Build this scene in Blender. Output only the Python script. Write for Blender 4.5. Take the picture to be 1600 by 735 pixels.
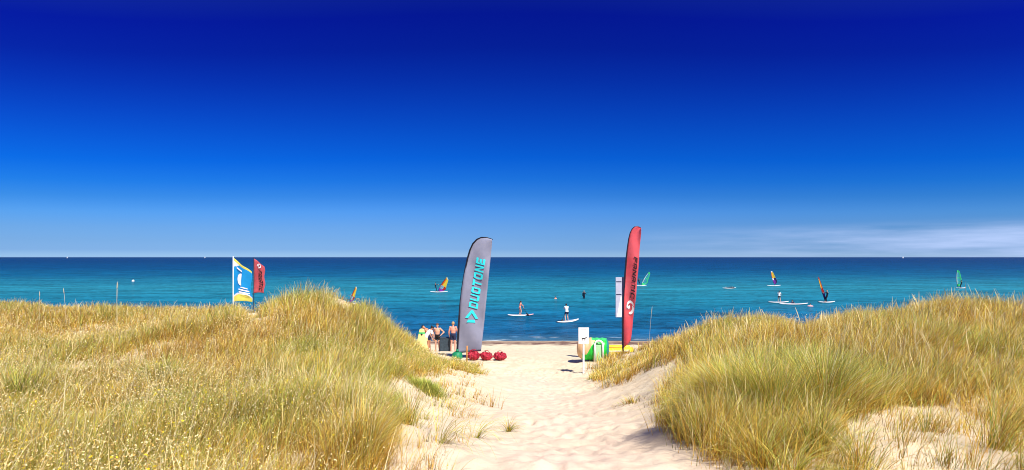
import bpy, math, random
import numpy as np
from mathutils import Vector, Matrix, noise as mnoise
random.seed(7)
rng = np.random.default_rng(7)
R = math.radians
for o in list(bpy.data.objects): bpy.data.objects.remove(o)
sc = bpy.context.scene
COL = sc.collection

# ------------------------------------------------------------------ camera
EYE = 6.7; F = 800.0; HOR = 402.0
cam_d = bpy.data.cameras.new('camera'); cam = bpy.data.objects.new('camera', cam_d); COL.objects.link(cam)
cam.location = (0, 0, EYE); cam.rotation_euler = (R(90), R(0.0), 0)
cam_d.sensor_width = 36; cam_d.lens = 36*F/1600; cam_d.shift_y = (HOR-367.5)/1600
cam_d.clip_end = 60000; cam_d.clip_start = 0.05
sc.camera = cam

# ------------------------------------------------------------------ sky, sun, exposure
SUN_EL, SUN_AZ = 54.0, 147.0            # azimuth clockwise from +Y (the view direction)
w = bpy.data.worlds.new('World'); sc.world = w; w.use_nodes = True
nt = w.node_tree; N = nt.nodes; L = nt.links
for n in list(N): N.remove(n)
out = N.new('ShaderNodeOutputWorld'); bg = N.new('ShaderNodeBackground'); bg.inputs[1].default_value = 0.118
sky = N.new('ShaderNodeTexSky'); sky.sky_type = 'NISHITA'; sky.sun_disc = False
sky.sun_elevation = R(SUN_EL); sky.sun_rotation = R(SUN_AZ); sky.altitude = 0; sky.air_density = 1.0; sky.dust_density = 0.3; sky.ozone_density = 2.0
tc = N.new('ShaderNodeTexCoord'); sep = N.new('ShaderNodeSeparateXYZ')
L.new(tc.outputs['Generated'], sep.inputs[0])
ramp = N.new('ShaderNodeValToRGB'); # polarised sky: deeper blue to either side of the view azimuth
pz = N.new('ShaderNodeMath'); pz.operation = 'MULTIPLY_ADD'; px2 = N.new('ShaderNodeMath'); px2.operation = 'MULTIPLY'; L.new(sep.outputs['X'], px2.inputs[0]); L.new(sep.outputs['X'], px2.inputs[1])
L.new(px2.outputs[0], pz.inputs[0]); pz.inputs[1].default_value = .75; pz.inputs[2].default_value = 1.0
pm_ = N.new('ShaderNodeMath'); pm_.operation = 'MULTIPLY'; L.new(sep.outputs['Z'], pm_.inputs[0]); L.new(pz.outputs[0], pm_.inputs[1]); L.new(pm_.outputs[0], ramp.inputs[0])
# tint of the very clear, polarised summer sky by elevation (sine), multiplies the Nishita sky
TINT = [(0.002, (0.2505, 0.447, 0.93)), (0.015, (0.1632, 0.328, 0.782)), (0.035, (0.1459, 0.297, 0.689)), (0.06, (0.1321, 0.285, 0.646)), (0.09, (0.0976, 0.277, 0.656)), (0.12, (0.0507, 0.229, 0.607)), (0.15, (0.0207, 0.197, 0.622)), (0.19, (0.006, 0.16, 0.636)), (0.23, (0.006, 0.133, 0.608)), (0.28, (0.006, 0.097, 0.563)), (0.33, (0.006, 0.063, 0.504)), (0.38, (0.006, 0.036, 0.447)), (0.43, (0.006, 0.025, 0.459)), (0.7, (0.1, 0.2, 0.5)), (1.0, (0.2, 0.32, 0.58))]
cr = ramp.color_ramp
while len(cr.elements) < len(TINT): cr.elements.new(0.5)
for e, (p, c) in zip(cr.elements, TINT): e.position = p; e.color = (*c, 1)
mul = N.new('ShaderNodeMix'); mul.data_type = 'RGBA'; mul.blend_type = 'MULTIPLY'; mul.inputs[0].default_value = 1
L.new(sky.outputs[0], mul.inputs[6]); L.new(ramp.outputs[0], mul.inputs[7])
# thin wispy cloud bank low on the right
mp = N.new('ShaderNodeMapping'); mp.inputs['Scale'].default_value = (3.0, 3.0, 34); L.new(tc.outputs['Generated'], mp.inputs[0])
nz = N.new('ShaderNodeTexNoise'); nz.inputs['Scale'].default_value = 1.6; nz.inputs['Detail'].default_value = 6; nz.inputs['Roughness'].default_value = .55; L.new(mp.outputs[0], nz.inputs[0])
nr = N.new('ShaderNodeMapRange'); nr.inputs[1].default_value = .30; nr.inputs[2].default_value = .72; L.new(nz.outputs[0], nr.inputs[0])
zr = N.new('ShaderNodeMapRange'); zr.interpolation_type='SMOOTHSTEP'; zr.inputs[1].default_value = .060; zr.inputs[2].default_value = .034; L.new(sep.outputs['Z'], zr.inputs[0])
xr = N.new('ShaderNodeMapRange'); xr.interpolation_type='SMOOTHSTEP'; xr.inputs[1].default_value = .12; xr.inputs[2].default_value = .72; L.new(sep.outputs['X'], xr.inputs[0])
m1 = N.new('ShaderNodeMath'); m1.operation='MULTIPLY'; L.new(nr.outputs[0], m1.inputs[0]); L.new(zr.outputs[0], m1.inputs[1])
m2 = N.new('ShaderNodeMath'); m2.operation='MULTIPLY'; L.new(m1.outputs[0], m2.inputs[0]); L.new(xr.outputs[0], m2.inputs[1])
m3 = N.new('ShaderNodeMath'); m3.operation='MULTIPLY'; m3.inputs[1].default_value=.75; L.new(m2.outputs[0], m3.inputs[0])
cm = N.new('ShaderNodeMix'); cm.data_type='RGBA'; L.new(m3.outputs[0], cm.inputs[0]); L.new(mul.outputs[2], cm.inputs[6]); cm.inputs[7].default_value = (3.3,4.1,6.2,1)
L.new(cm.outputs[2], bg.inputs[0]); L.new(bg.outputs[0], out.inputs[0])

sd = bpy.data.lights.new('sun', 'SUN'); sd.energy = 4.9; sd.angle = R(.5); sd.color = (1, .95, .86)
sun = bpy.data.objects.new('sun', sd); COL.objects.link(sun)
sdir = Vector((math.sin(R(SUN_AZ))*math.cos(R(SUN_EL)), math.cos(R(SUN_AZ))*math.cos(R(SUN_EL)), math.sin(R(SUN_EL))))
sun.rotation_euler = sdir.to_track_quat('Z', 'Y').to_euler(); sun.location = (20, -20, 40)
sc.view_settings.view_transform = 'Standard'; sc.view_settings.look = 'None'; sc.view_settings.gamma = 1
sc.view_settings.exposure = 0.6; sc.view_settings.use_curve_mapping = False
sc.render.engine = 'CYCLES'
sc.cycles.filter_width = 1.0; sc.cycles.max_bounces = 6; sc.cycles.transparent_max_bounces = 8

# ------------------------------------------------------------------ helpers
def put(o, parent=None):
    COL.objects.link(o)
    if parent is not None: o.parent = parent
    return o
def tag(o, label=None, cat=None, group=None, kind=None):
    if label: o['label'] = label
    if cat: o['category'] = cat
    if group: o['group'] = group
    if kind: o['kind'] = kind
    return o
def empty(name, loc, rz=0):
    o = bpy.data.objects.new(name, None); o.location = loc; o.rotation_euler = (0, 0, rz); o.empty_display_size = .1
    return put(o)
def mat(name, col, rough=.6, spec=.3, noise=0, nscale=5, bump=0, bscale=30, trans=0, alpha=1, metal=0, attr=None, sheen=0):
    m = bpy.data.materials.new(name); m.use_nodes = True; t = m.node_tree; n = t.nodes; l = t.links
    b = n['Principled BSDF']; o = n['Material Output']
    b.inputs['Base Color'].default_value = (*col, 1); b.inputs['Roughness'].default_value = rough
    b.inputs['Specular IOR Level'].default_value = spec; b.inputs['Metallic'].default_value = metal
    tcn = n.new('ShaderNodeTexCoord')
    src = None
    if attr:
        a = n.new('ShaderNodeAttribute'); a.attribute_name = attr; src = a.outputs['Color']; l.new(src, b.inputs['Base Color'])
    if noise:
        nn = n.new('ShaderNodeTexNoise'); nn.inputs['Scale'].default_value = nscale; nn.inputs['Detail'].default_value = 4
        l.new(tcn.outputs['Object'], nn.inputs[0])
        mr = n.new('ShaderNodeMapRange'); mr.inputs[3].default_value = 1-noise; mr.inputs[4].default_value = 1+noise; mr.inputs[1].default_value=.3; mr.inputs[2].default_value=.7
        l.new(nn.outputs[0], mr.inputs[0])
        mx = n.new('ShaderNodeMix'); mx.data_type='RGBA'; mx.blend_type='MULTIPLY'; mx.inputs[0].default_value=1
        if src: l.new(src, mx.inputs[6])
        else: mx.inputs[6].default_value = (*col, 1)
        l.new(mr.outputs[0], mx.inputs[7]); l.new(mx.outputs[2], b.inputs['Base Color']); src = mx.outputs[2]
    if bump:
        bn = n.new('ShaderNodeTexNoise'); bn.inputs['Scale'].default_value = bscale; bn.inputs['Detail'].default_value = 3
        l.new(tcn.outputs['Object'], bn.inputs[0])
        bb = n.new('ShaderNodeBump'); bb.inputs['Strength'].default_value = 1; bb.inputs['Distance'].default_value = bump
        l.new(bn.outputs[0], bb.inputs['Height']); l.new(bb.outputs[0], b.inputs['Normal'])
    sh = b.outputs[0]
    if trans:
        tr = n.new('ShaderNodeBsdfTranslucent'); 
        if src: l.new(src, tr.inputs[0])
        else: tr.inputs[0].default_value = (*col, 1)
        ms = n.new('ShaderNodeMixShader'); ms.inputs[0].default_value = trans; l.new(sh, ms.inputs[1]); l.new(tr.outputs[0], ms.inputs[2]); sh = ms.outputs[0]
    if alpha < 1:
        ta = n.new('ShaderNodeBsdfTransparent'); ma = n.new('ShaderNodeMixShader'); ma.inputs[0].default_value = alpha
        l.new(ta.outputs[0], ma.inputs[1]); l.new(sh, ma.inputs[2]); sh = ma.outputs[0]
    l.new(sh, o.inputs[0])
    return m
class MB:
    """collects vertices and faces for ONE mesh object"""
    def __init__(s): s.v = []; s.f = []; s.m = []
    def add(s, vs, fs, mi=0):
        k = len(s.v); s.v += [tuple(v) for v in vs]; s.f += [tuple(i+k for i in f) for f in fs]; s.m += [mi]*len(fs); return s
    def box(s, c, d, M=None, mi=0, bev=0):
        x, y, z = [a/2 for a in d]; vs = []
        if bev:
            import itertools
            b = bev
            for sx in (-1,1):
                for sy in (-1,1):
                    for sz in (-1,1):
                        vs += [(sx*(x-b), sy*(y-b), sz*z), (sx*(x-b), sy*y, sz*(z-b)), (sx*x, sy*(y-b), sz*(z-b))]
            def I(sx,sy,sz,k): return ((sx>0)*4+(sy>0)*2+(sz>0))*3+k
            fs = []
            for q in (-1,1):
                fs.append([I(a,b_,q,0) for a,b_ in ((-1,-1),(1,-1),(1,1),(-1,1))][::q])
                fs.append([I(a,q,b_,1) for a,b_ in ((-1,-1),(1,-1),(1,1),(-1,1))][::-q])
                fs.append([I(q,a,b_,2) for a,b_ in ((-1,-1),(1,-1),(1,1),(-1,1))][::q])
            for a in (-1,1):
                for b_ in (-1,1):
                    fs.append([I(a,b_,-1,1),I(a,b_,-1,2),I(a,b_,1,2),I(a,b_,1,1)])
                    fs.append([I(-1,a,b_,0),I(-1,a,b_,1),I(1,a,b_,1),I(1,a,b_,0)])
                    fs.append([I(a,-1,b_,0),I(a,-1,b_,2),I(a,1,b_,2),I(a,1,b_,0)])
                    for c_ in (-1,1): fs.append([I(a,b_,c_,0),I(a,b_,c_,1),I(a,b_,c_,2)])
        else:
            vs = [(i*x, j*y, k*z) for i in (-1,1) for j in (-1,1) for k in (-1,1)]
            fs = [(0,1,3,2),(4,6,7,5),(0,4,5,1),(2,3,7,6),(0,2,6,4),(1,5,7,3)]
        vs = [Vector(v) for v in vs]
        if M: vs = [M @ v for v in vs]
        return s.add([v+Vector(c) for v in vs], fs, mi)
    def tube(s, pts, rad, n=8, mi=0, side=None, ry=None, cap=True):
        """loft of rings along pts; rad may be a list; ry gives the second half-axis (across side)"""
        pts = [Vector(p) for p in pts]
        if not hasattr(rad, '__len__'): rad = [rad]*len(pts)
        if ry is None: ry = rad
        vs = []; fs = []
        for i, p in enumerate(pts):
            t = (pts[min(i+1, len(pts)-1)]-pts[max(i-1, 0)]).normalized()
            if side: a = Vector(side); a = (a - t*a.dot(t)).normalized()
            else:
                a = t.cross(Vector((0, .3, 1)) if abs(t.z) < .9 else Vector((0, 1, .1))).normalized()
            b = t.cross(a)
            for k in range(n):
                q = 2*math.pi*k/n; vs.append(p+a*math.cos(q)*rad[i]+b*math.sin(q)*ry[i])
        for i in range(len(pts)-1):
            for k in range(n): fs.append((i*n+k, i*n+(k+1)%n, (i+1)*n+(k+1)%n, (i+1)*n+k))
        if cap: fs.append(tuple(range(n))[::-1]); fs.append(tuple((len(pts)-1)*n+k for k in range(n)))
        return s.add(vs, fs, mi)
    def ball(s, c, r, n=12, m=8, M=None, mi=0):
        if not hasattr(r, '__len__'): r = (r, r, r)
        vs = [Vector((0, 0, r[2]))]
        for i in range(1, m):
            a = math.pi*i/m
            for k in range(n):
                q = 2*math.pi*k/n; vs.append(Vector((r[0]*math.sin(a)*math.cos(q), r[1]*math.sin(a)*math.sin(q), r[2]*math.cos(a))))
        vs.append(Vector((0, 0, -r[2]))); fs = []
        for k in range(n): fs.append((0, 1+k, 1+(k+1)%n))
        for i in range(m-2):
            for k in range(n): fs.append((1+i*n+k, 1+(i+1)*n+k, 1+(i+1)*n+(k+1)%n, 1+i*n+(k+1)%n))
        e = len(vs)-1
        for k in range(n): fs.append((e, 1+(m-2)*n+(k+1)%n, 1+(m-2)*n+k))
        if M: vs = [M @ v for v in vs]
        return s.add([v+Vector(c) for v in vs], fs, mi)
    def grid(s, fn, nu, nv, mi=None):
        vs = [fn(i/nu, j/nv) for i in range(nu+1) for j in range(nv+1)]
        k0 = len(s.v); s.v += [tuple(v) for v in vs]
        for i in range(nu):
            for j in range(nv):
                a = k0+i*(nv+1)+j
                s.f.append((a, a+nv+1, a+nv+2, a+1)); s.m.append(mi((i+.5)/nu, (j+.5)/nv) if mi else 0)
        return s
    def build(s, name, mats, parent=None, smooth=True, loc=None, solid=0):
        me = bpy.data.meshes.new(name); me.from_pydata(s.v, [], s.f)
        for m in (mats if isinstance(mats, (list, tuple)) else [mats]): me.materials.append(m)
        me.polygons.foreach_set('material_index', s.m)
        me.polygons.foreach_set('use_smooth', [smooth]*len(s.f)); me.update()
        o = bpy.data.objects.new(name, me)
        if loc is not None: o.location = loc
        put(o, parent)
        if solid:
            md = o.modifiers.new('thickness', 'SOLIDIFY'); md.thickness = solid; md.offset = 0
        return o

# ------------------------------------------------------------------ terrain heights
def W(px, py, y): return ((px-800)/F*y, y, EYE-(py-HOR)/F*y)     # photograph direction at a given distance -> metres
# (direction column, direction row, distance) of the bare ground, read off the photograph
CP = [ # path floor
 (850,735,3.96),(900,657,8),(880,629,12),(870,604,16),(860,589,19.5),(960,735,4.1),(760,735,4.0),(800,650,8.1),(960,655,8.0),(930,610,15),(905,592,18.8),(830,604,15.5),(800,592,17.5),
 # left flank
 (700,735,3.9),(740,680,6),(700,640,8),(700,600,11.5),(700,572,17),(750,650,8),(750,606,13),(752,578,20),(650,735,3.75),(650,606,9),(650,552,14.5),(640,660,6.2),(680,570,18),(600,575,9),(600,522,13),(600,650,5.4),
 (560,500,13.5),(535,471,14.0),(500,482,12),(450,490,12.5),(400,500,14),(500,735,3.5),(500,572,8),(400,578,8),(395,490,15),
 (300,508,14),(300,494,17),(100,510,14),(100,493,18),(200,496,18),(100,735,3.4),(300,735,3.45),(100,572,8),(0,508,14),(0,487,17),(250,600,6.5),
 # right flank
 (1000,620,10.5),(1000,566,15.5),(1000,700,5.3),(940,588,17.5),(970,572,18.5),(1040,560,13),(1060,582,11),(1060,540,14.5),(1130,513,13.5),(1130,552,9.5),(1130,620,6),(1100,692,4.7),(1060,655,6.4),(1130,735,4.0),
 (1200,520,14),(1250,512,14.5),(1300,516,14),(1300,722,4),(1300,600,7),(1300,640,5.6),(1400,503,13),(1480,492,12.5),(1540,486,12),(1600,508,12),(1600,735,3.6),(1450,735,3.7),(1450,590,7),(1590,590,7),(1450,535,9.5),(1200,735,3.9)]
def sstep(a, b, x): t = np.clip((x-a)/(b-a), 0, 1); return t*t*(3-2*t)
BY = [-1e4,-60,14,20,25,30,33,36,41,45,60,200,2e4]; BZ = [5.2,5.2,2.9,2.15,1.9,1.15,.65,.33,0,-.35,-1.6,-5,-8]
def beach(y): return np.interp(y, BY, BZ)
def duneb(x, y): return 4.98 - .0*y + .18*np.sin(x*.31+1.3)*np.cos(y*.27)+.12*np.sin(x*.13-y*.11)
pts = np.array([W(*c) for c in CP])
pad = []
for y in (-2, 1.0): 
    for x in np.linspace(-14, 14, 8): pad.append((x, y, 5.12+.02*abs(x)))
for s_ in (-1, 1):
    for y in (5, 12, 18):
        for k in (0, 6, 14): x = s_*(y+3.5+k+2); pad.append((x, y, duneb(x, y)-.25))
for x in np.linspace(-26, -5.5, 6): pad.append((x, 23, 3.4 if x < -7 else 2.6))
for x in np.linspace(6.5, 26, 6): pad.append((x, 23, 3.2))
allp = np.vstack([pts, np.array(pad)])
def _tk(r2): return np.where(r2 > 1e-12, .5*r2*np.log(np.maximum(r2, 1e-12)), 0)
def _solve():
    X = allp[:, :2]; n = len(X)
    K = _tk(((X[:, None]-X[None])**2).sum(-1)) + np.eye(n)*.02
    P = np.c_[np.ones(n), X]; A = np.block([[K, P], [P.T, np.zeros((3, 3))]])
    s = np.linalg.solve(A, np.r_[allp[:, 2], 0, 0, 0]); return s[:n], s[n:]
TW, TA = _solve()
# cheap repeatable value noise
_perm = rng.random((64, 64))
def vnoise(x, y):
    xi = np.floor(x).astype(int); yi = np.floor(y).astype(int); fx = x-xi; fy = y-yi
    fx = fx*fx*(3-2*fx); fy = fy*fy*(3-2*fy); g = lambda a, b: _perm[a % 64, b % 64]
    return (g(xi, yi)*(1-fx)+g(xi+1, yi)*fx)*(1-fy)+(g(xi, yi+1)*(1-fx)+g(xi+1, yi+1)*fx)*fy
def fbm(x, y, o=4): 
    v = 0; a = .5
    for i in range(o): v = v+a*vnoise(x+17*i, y+9*i); x = x*2.03; y = y*2.03; a *= .5
    return v/(1-.5**o)
def hraw(x, y):
    x = np.asarray(x, float); y = np.asarray(y, float); sh = np.broadcast(x, y).shape
    x = np.broadcast_to(x, sh).ravel(); y = np.broadcast_to(y, sh).ravel()
    z = np.empty(len(x)); X = allp[:, :2]
    for a in range(0, len(x), 20000):
        q = np.c_[x[a:a+20000], y[a:a+20000]]
        z[a:a+20000] = _tk(((q[:, None]-X[None])**2).sum(-1)) @ TW + TA[0] + q @ TA[1:]
    far = np.maximum(sstep(18, 26, np.abs(x)), sstep(-1, -6, y)); z = z*(1-far)+duneb(x, y)*far
    bt = sstep(19.5, 25.5, y); z = z*(1-bt)+beach(y)*bt
    return z.reshape(sh)
# footprints on the trodden path and the beach
NF = 1500
fy = np.concatenate([3.2+rng.random(900)**1.25*17, 19+rng.random(600)*16])
fcx = np.interp(fy, [3, 8, 12, 16, 20, 30], [.3, .75, .9, .75, .8, 1.0]); fw = np.interp(fy, [3, 8, 16, 20, 34], [.75, 1.0, 1.1, 2.2, 5])
fx = fcx+rng.normal(0, 1, NF)*fw*.62; fa = rng.normal(0, .35, NF); fs_ = rng.uniform(.75, 1.25, NF)
def foot(x, y, z):
    for i in range(NF):
        r = .34
        a, b = np.searchsorted(GX, (fx[i]-r, fx[i]+r)); c, d = np.searchsorted(GY, (fy[i]-r, fy[i]+r))
        if b <= a or d <= c: continue
        X = x[c:d, a:b]-fx[i]; Y = y[c:d, a:b]-fy[i]; ca, sa = math.cos(fa[i]), math.sin(fa[i])
        u = (X*ca+Y*sa)/(.075*fs_[i]); v = (-X*sa+Y*ca)/(.15*fs_[i]); q = u*u+v*v
        z[c:d, a:b] += -.013*np.exp(-q*.8)+.006*np.exp(-(np.sqrt(q)-1.7)**2*3)
    return z
def axis(core, far, step, grow, end):
    a = list(np.arange(core[0], core[1], step)); s = step; v = a[-1]
    while v < end[1]: s *= grow; v += s; a.append(v)
    s = step; v = a[0]; b = []
    while v > end[0]: s *= grow; v -= s; b.append(v)
    return np.array(b[::-1]+a)
GX = axis((-3.2, 4.2), 0, .042, 1.045, (-900, 900)); GY = axis((2.6, 21), 0, .045, 1.045, (-400, 400))
gx, gy = np.meshgrid(GX, GY)
gz = hraw(gx, gy)
duneness = (1-sstep(20, 24, gy))
gz += (fbm(gx*1.7, gy*1.7)-.5)*.13*duneness*sstep(.0, 1.0, np.abs(gx-.8)-.5) + (fbm(gx*5, gy*5)-.5)*.03*(1-sstep(30, 40, gy)) + (fbm(gx*.7+3, gy*.7)-.5)*.06*(1-sstep(30, 40, gy))
gz = foot(gx, gy, gz)
def H(x, y):
    """height of the finished ground sheet"""
    x = np.asarray(x, float); y = np.asarray(y, float)
    i = np.clip(np.searchsorted(GX, x)-1, 0, len(GX)-2); j = np.clip(np.searchsorted(GY, y)-1, 0, len(GY)-2)
    fx_ = (x-GX[i])/(GX[i+1]-GX[i]); fy_ = (y-GY[j])/(GY[j+1]-GY[j])
    return (gz[j, i]*(1-fx_)+gz[j, i+1]*fx_)*(1-fy_)+(gz[j+1, i]*(1-fx_)+gz[j+1, i+1]*fx_)*fy_

# ------------------------------------------------------------------ where the grass grows (maps over the dunes, seen from the path head)
PX = np.arange(-400, 2001, 8.0); PY = np.arange(430, 1001, 5.0)
mpx, mpy = np.meshgrid(PX, PY)
def inpoly(P, x, y):
    r = np.zeros(x.shape, bool); n = len(P)
    for i in range(n):
        (x1, y1), (x2, y2) = P[i], P[(i+1) % n]
        c = ((y1 > y) != (y2 > y)) & (x < (x2-x1)*(y-y1)/((y2-y1) or 1e-9)+x1); r ^= c
    return r
def blur(a, k):
    for _ in range(k):
        b = np.pad(a, 1, mode='edge'); a = (b[:-2, 1:-1]+b[2:, 1:-1]+b[1:-1, :-2]+b[1:-1, 2:]+2*b[1:-1, 1:-1])/6
    return a
def blob(cx, cy, rx, ry): return np.exp(-(((mpx-cx)/rx)**2+((mpy-cy)/ry)**2))
dens = np.ones(mpx.shape)
sand = [(700,1005),(700,735),(735,700),(760,660),(755,620),(740,590),(745,578),(760,500),(905,500),(938,556),(928,604),(965,594),(1005,578),(1068,560),(1080,582),(1045,612),(1030,640),(1040,668),(1085,700),(1130,725),(1130,1005)]
sparseL = [(585,1005),(585,735),(592,705),(625,672),(600,640),(585,605),(630,588),(700,582),(745,585),(765,620),(770,700),(730,740),(730,1005)]
sparseR = [(1110,1005),(1110,722),(1180,712),(1290,712),(1310,680),(1340,655),(1390,640),(1480,636),(1560,655),(1620,680),(1700,710),(1700,1005)]
dens[inpoly(sparseL, mpx, mpy)] = .035
dens[inpoly(sparseR, mpx, mpy)] = .05
dens[inpoly(sand, mpx, mpy)] = 0
dens = blur(dens, 3)
for c in [(395,495,22,11),(1252,513,30,7),(395,492,13,8),(530,476,14,6),(595,608,18,10),(455,728,26,14),(1250,508,16,5),(1262,512,10,5),(140,571,10,3),(545,500,9,6),(500,690,16,10),(1105,575,20,12),(1180,590,14,12)]:
    dens *= 1-.93*blob(*c)
dens[inpoly([(985,548),(1070,556),(1074,590),(985,600)], mpx, mpy)] *= .5
hgt = np.full(mpx.shape, .38)
hgt += .20*blob(470,470,75,40)+.15*blob(590,500,60,40)+.10*blob(900,560,60,30)
hgt[mpx > 900] = .40
hgt += .14*blob(1190,640,130,60)+.10*blob(1520,480,90,40)+.12*blob(1350,560,200,60)
hgt -= .17*blob(150,620,260,90)*1
hgt -= .18*blob(690,560,50,30); hgt -= .12*blob(965,568,40,22)
hgt -= .13*blob(1260,512,70,16); hgt -= .30*blob(540,480,26,16); hgt += .03*np.exp(-((mpy-492)/22)**2)*(mpx < 380)
hgt -= .25*blob(395,500,24,18)+.2*blob(1255,516,34,12)+.25*blob(540,482,20,10)
hgt[inpoly(sparseR, mpx, mpy)] -= .16; hgt[inpoly(sparseL, mpx, mpy)] -= .14
hgt = np.clip(hgt, .14, .8)
grn = np.full(mpx.shape, .19)
for c, a in [((470,465,60,30),.6),((600,490,50,40),.55),((500,540,120,60),.18),((1190,620,110,50),.42),((1330,620,70,50),.45),((1380,480,80,25),.35),((20,600,60,80),.3),((120,560,50,30),.25),((560,640,40,50),.25),((260,640,60,50),.25),((690,555,60,18),.75),((420,640,70,60),.15),((1560,700,60,40),.2),((640,640,70,60),.3),((200,480,100,14),.2)]:
    grn += a*blob(*c)
brn = .25+.45*blob(300,580,130,60)+.3*blob(1440,600,120,60)+.55*blob(1010,545,60,25)+.25*blob(1250,560,60,40)+.3*blob(560,520,30,25)+.12*blob(100,520,60,40)+.3*blob(340,690,80,40)
def samp(m, x, y):
    """map value at a ground point (x, y)"""
    z = H(x, y); yy = np.maximum(y, 1.6); px = 800+F*x/yy; py = HOR+F*(EYE-z)/yy
    i = np.clip((px-PX[0])/8, 0, len(PX)-1.01); j = np.clip((py-PY[0])/5, 0, len(PY)-1.01)
    ii = i.astype(int); jj = j.astype(int); a = i-ii; b = j-jj
    return (m[jj, ii]*(1-a)+m[jj, ii+1]*a)*(1-b)+(m[jj+1, ii]*(1-a)+m[jj+1, ii+1]*a)*b
def density(x, y):
    d = samp(dens, x, y)
    wob = fbm(x*1.3+5, y*1.3); d = d*np.clip((wob-.30)*5, .18, 1.15)
    behind = sstep(2.2, 1.2, y)
    d = d*(1-behind)+behind*sstep(1.0, 2.2, np.abs(x-.4))*.9
    return d*(1-sstep(19.5, 23, y+.0*x))

# ------------------------------------------------------------------ ground sheet
me = bpy.data.meshes.new('sand_ground')
ny, nx = gz.shape
me.vertices.add(nx*ny); me.vertices.foreach_set('co', np.stack([gx, gy, gz], -1).ravel().astype(np.float32))
ii, jj = np.meshgrid(np.arange(nx-1), np.arange(ny-1)); a = (jj*nx+ii).ravel()
quads = np.stack([a, a+1, a+nx+1, a+nx], -1).astype(np.int32)
me.loops.add(quads.size); me.loops.foreach_set('vertex_index', quads.ravel())
me.polygons.add(len(quads)); me.polygons.foreach_set('loop_start', np.arange(0, quads.size, 4, dtype=np.int32)); 
me.update(calc_edges=True); me.validate()
me.polygons.foreach_set('use_smooth', np.ones(len(quads), bool))
lit = density(gx.ravel(), gy.ravel()); path = np.exp(-((gx-np.interp(gy, [3, 8, 12, 16, 20, 30], [.3, .75, .9, .75, .8, 1.0]))/1.3)**2).ravel()*(1-sstep(17, 22, gy.ravel()))
ca = me.color_attributes.new('cover', 'FLOAT_COLOR', 'POINT')
ca.data.foreach_set('color', np.stack([np.clip(lit, 0, 1), path, np.zeros_like(lit), np.ones_like(lit)], -1).ravel().astype(np.float32))
def ground_mat():
    m = bpy.data.materials.new('dune_sand'); m.use_nodes = True; t = m.node_tree; n = t.nodes; l = t.links; b = n['Principled BSDF']
    b.inputs['Roughness'].default_value = .95; b.inputs['Specular IOR Level'].default_value = .1
    geo = n.new('ShaderNodeNewGeometry'); sp = n.new('ShaderNodeSeparateXYZ'); l.new(geo.outputs['Position'], sp.inputs[0])
    at = n.new('ShaderNodeAttribute'); at.attribute_name = 'cover'; sa = n.new('ShaderNodeSeparateColor'); l.new(at.outputs['Color'], sa.inputs[0])
    def noise(s, d=4, sc3=None):
        q = n.new('ShaderNodeTexNoise'); q.inputs['Scale'].default_value = s; q.inputs['Detail'].default_value = d
        if sc3:
            mm = n.new('ShaderNodeMapping'); mm.inputs['Scale'].default_value = sc3; l.new(geo.outputs['Position'], mm.inputs[0]); l.new(mm.outputs[0], q.inputs[0])
        else: l.new(geo.outputs['Position'], q.inputs[0])
        return q.outputs[0]
    def mr(x, a, b_, c=0, d=1):
        q = n.new('ShaderNodeMapRange'); q.inputs[1].default_value = a; q.inputs[2].default_value = b_; q.inputs[3].default_value = c; q.inputs[4].default_value = d; l.new(x, q.inputs[0]); return q.outputs[0]
    def mix(f, x, y):
        q = n.new('ShaderNodeMix'); q.data_type = 'RGBA'
        if isinstance(f, (int, float)): q.inputs[0].default_value = f
        else: l.new(f, q.inputs[0])
        for k, v in ((6, x), (7, y)):
            if isinstance(v, tuple): q.inputs[k].default_value = (*v, 1)
            else: l.new(v, q.inputs[k])
        return q.outputs[2]
    def mth(op, x, y=None):
        q = n.new('ShaderNodeMath'); q.operation = op
        for k, v in ((0, x), (1, y)):
            if v is None: continue
            if isinstance(v, (int, float)): q.inputs[k].default_value = v
            else: l.new(v, q.inputs[k])
        return q.outputs[0]
    c = mix(mr(noise(2.2), .35, .65), (.60,.485,.335), (.68,.58,.42))
    c = mix(mth('MULTIPLY', sa.outputs[1], mr(noise(1.4, 5), .3, .6, .5, 1)), c, (.66,.50,.39))       # pinkish trodden sand
    c = mix(mr(noise(60, 2), .62, .72, 0, .5), c, (.5,.38,.24))                                       # coarse grains
    # dry litter where grass grows
    li = mth('MULTIPLY', sa.outputs[0], mr(noise(9, 5), .3, .6, .25, 1))
    c = mix(li, c, mix(mr(noise(30, 3), .4, .6), (.42,.30,.13), (.66,.54,.32)))
    # scattered twigs on the flanks
    tw = mth('MULTIPLY', mr(noise(14, 5, (1, 1, 1)), .57, .64), mr(sa.outputs[1], .5, .1))
    tw = mth('MULTIPLY', tw, mr(sp.outputs['Y'], 22, 19))
    c = mix(mth('MULTIPLY', tw, .6), c, (.42,.30,.17))
    # shore: wet sand and a line of seaweed
    zz = mth('ADD', sp.outputs['Z'], mr(noise(.9, 4), .3, .7, -.05, .05))
    c = mix(mr(zz, .20, .12), c, (.34,.25,.18))
    wr = mth('MULTIPLY', mr(zz, .05, .10), mr(zz, .24, .16)); wr = mth('MULTIPLY', wr, mr(noise(3.0, 5, (.4, 1.5, 1)), .38, .52))
    c = mix(wr, c, (.11,.05,.045))
    c = mix(mr(sp.outputs['Z'], -.1, -.6), c, (.35,.40,.30))
    l.new(c, b.inputs['Base Color'])
    bp = n.new('ShaderNodeBump'); bp.inputs['Distance'].default_value = .012; bp.inputs['Strength'].default_value = .8
    hh = mth('ADD', mth('MULTIPLY', noise(12, 5), 1.5), mth('MULTIPLY', noise(70, 2), .35)); l.new(hh, bp.inputs['Height']); l.new(bp.outputs[0], b.inputs['Normal'])
    return m
me.materials.append(ground_mat())
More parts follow.
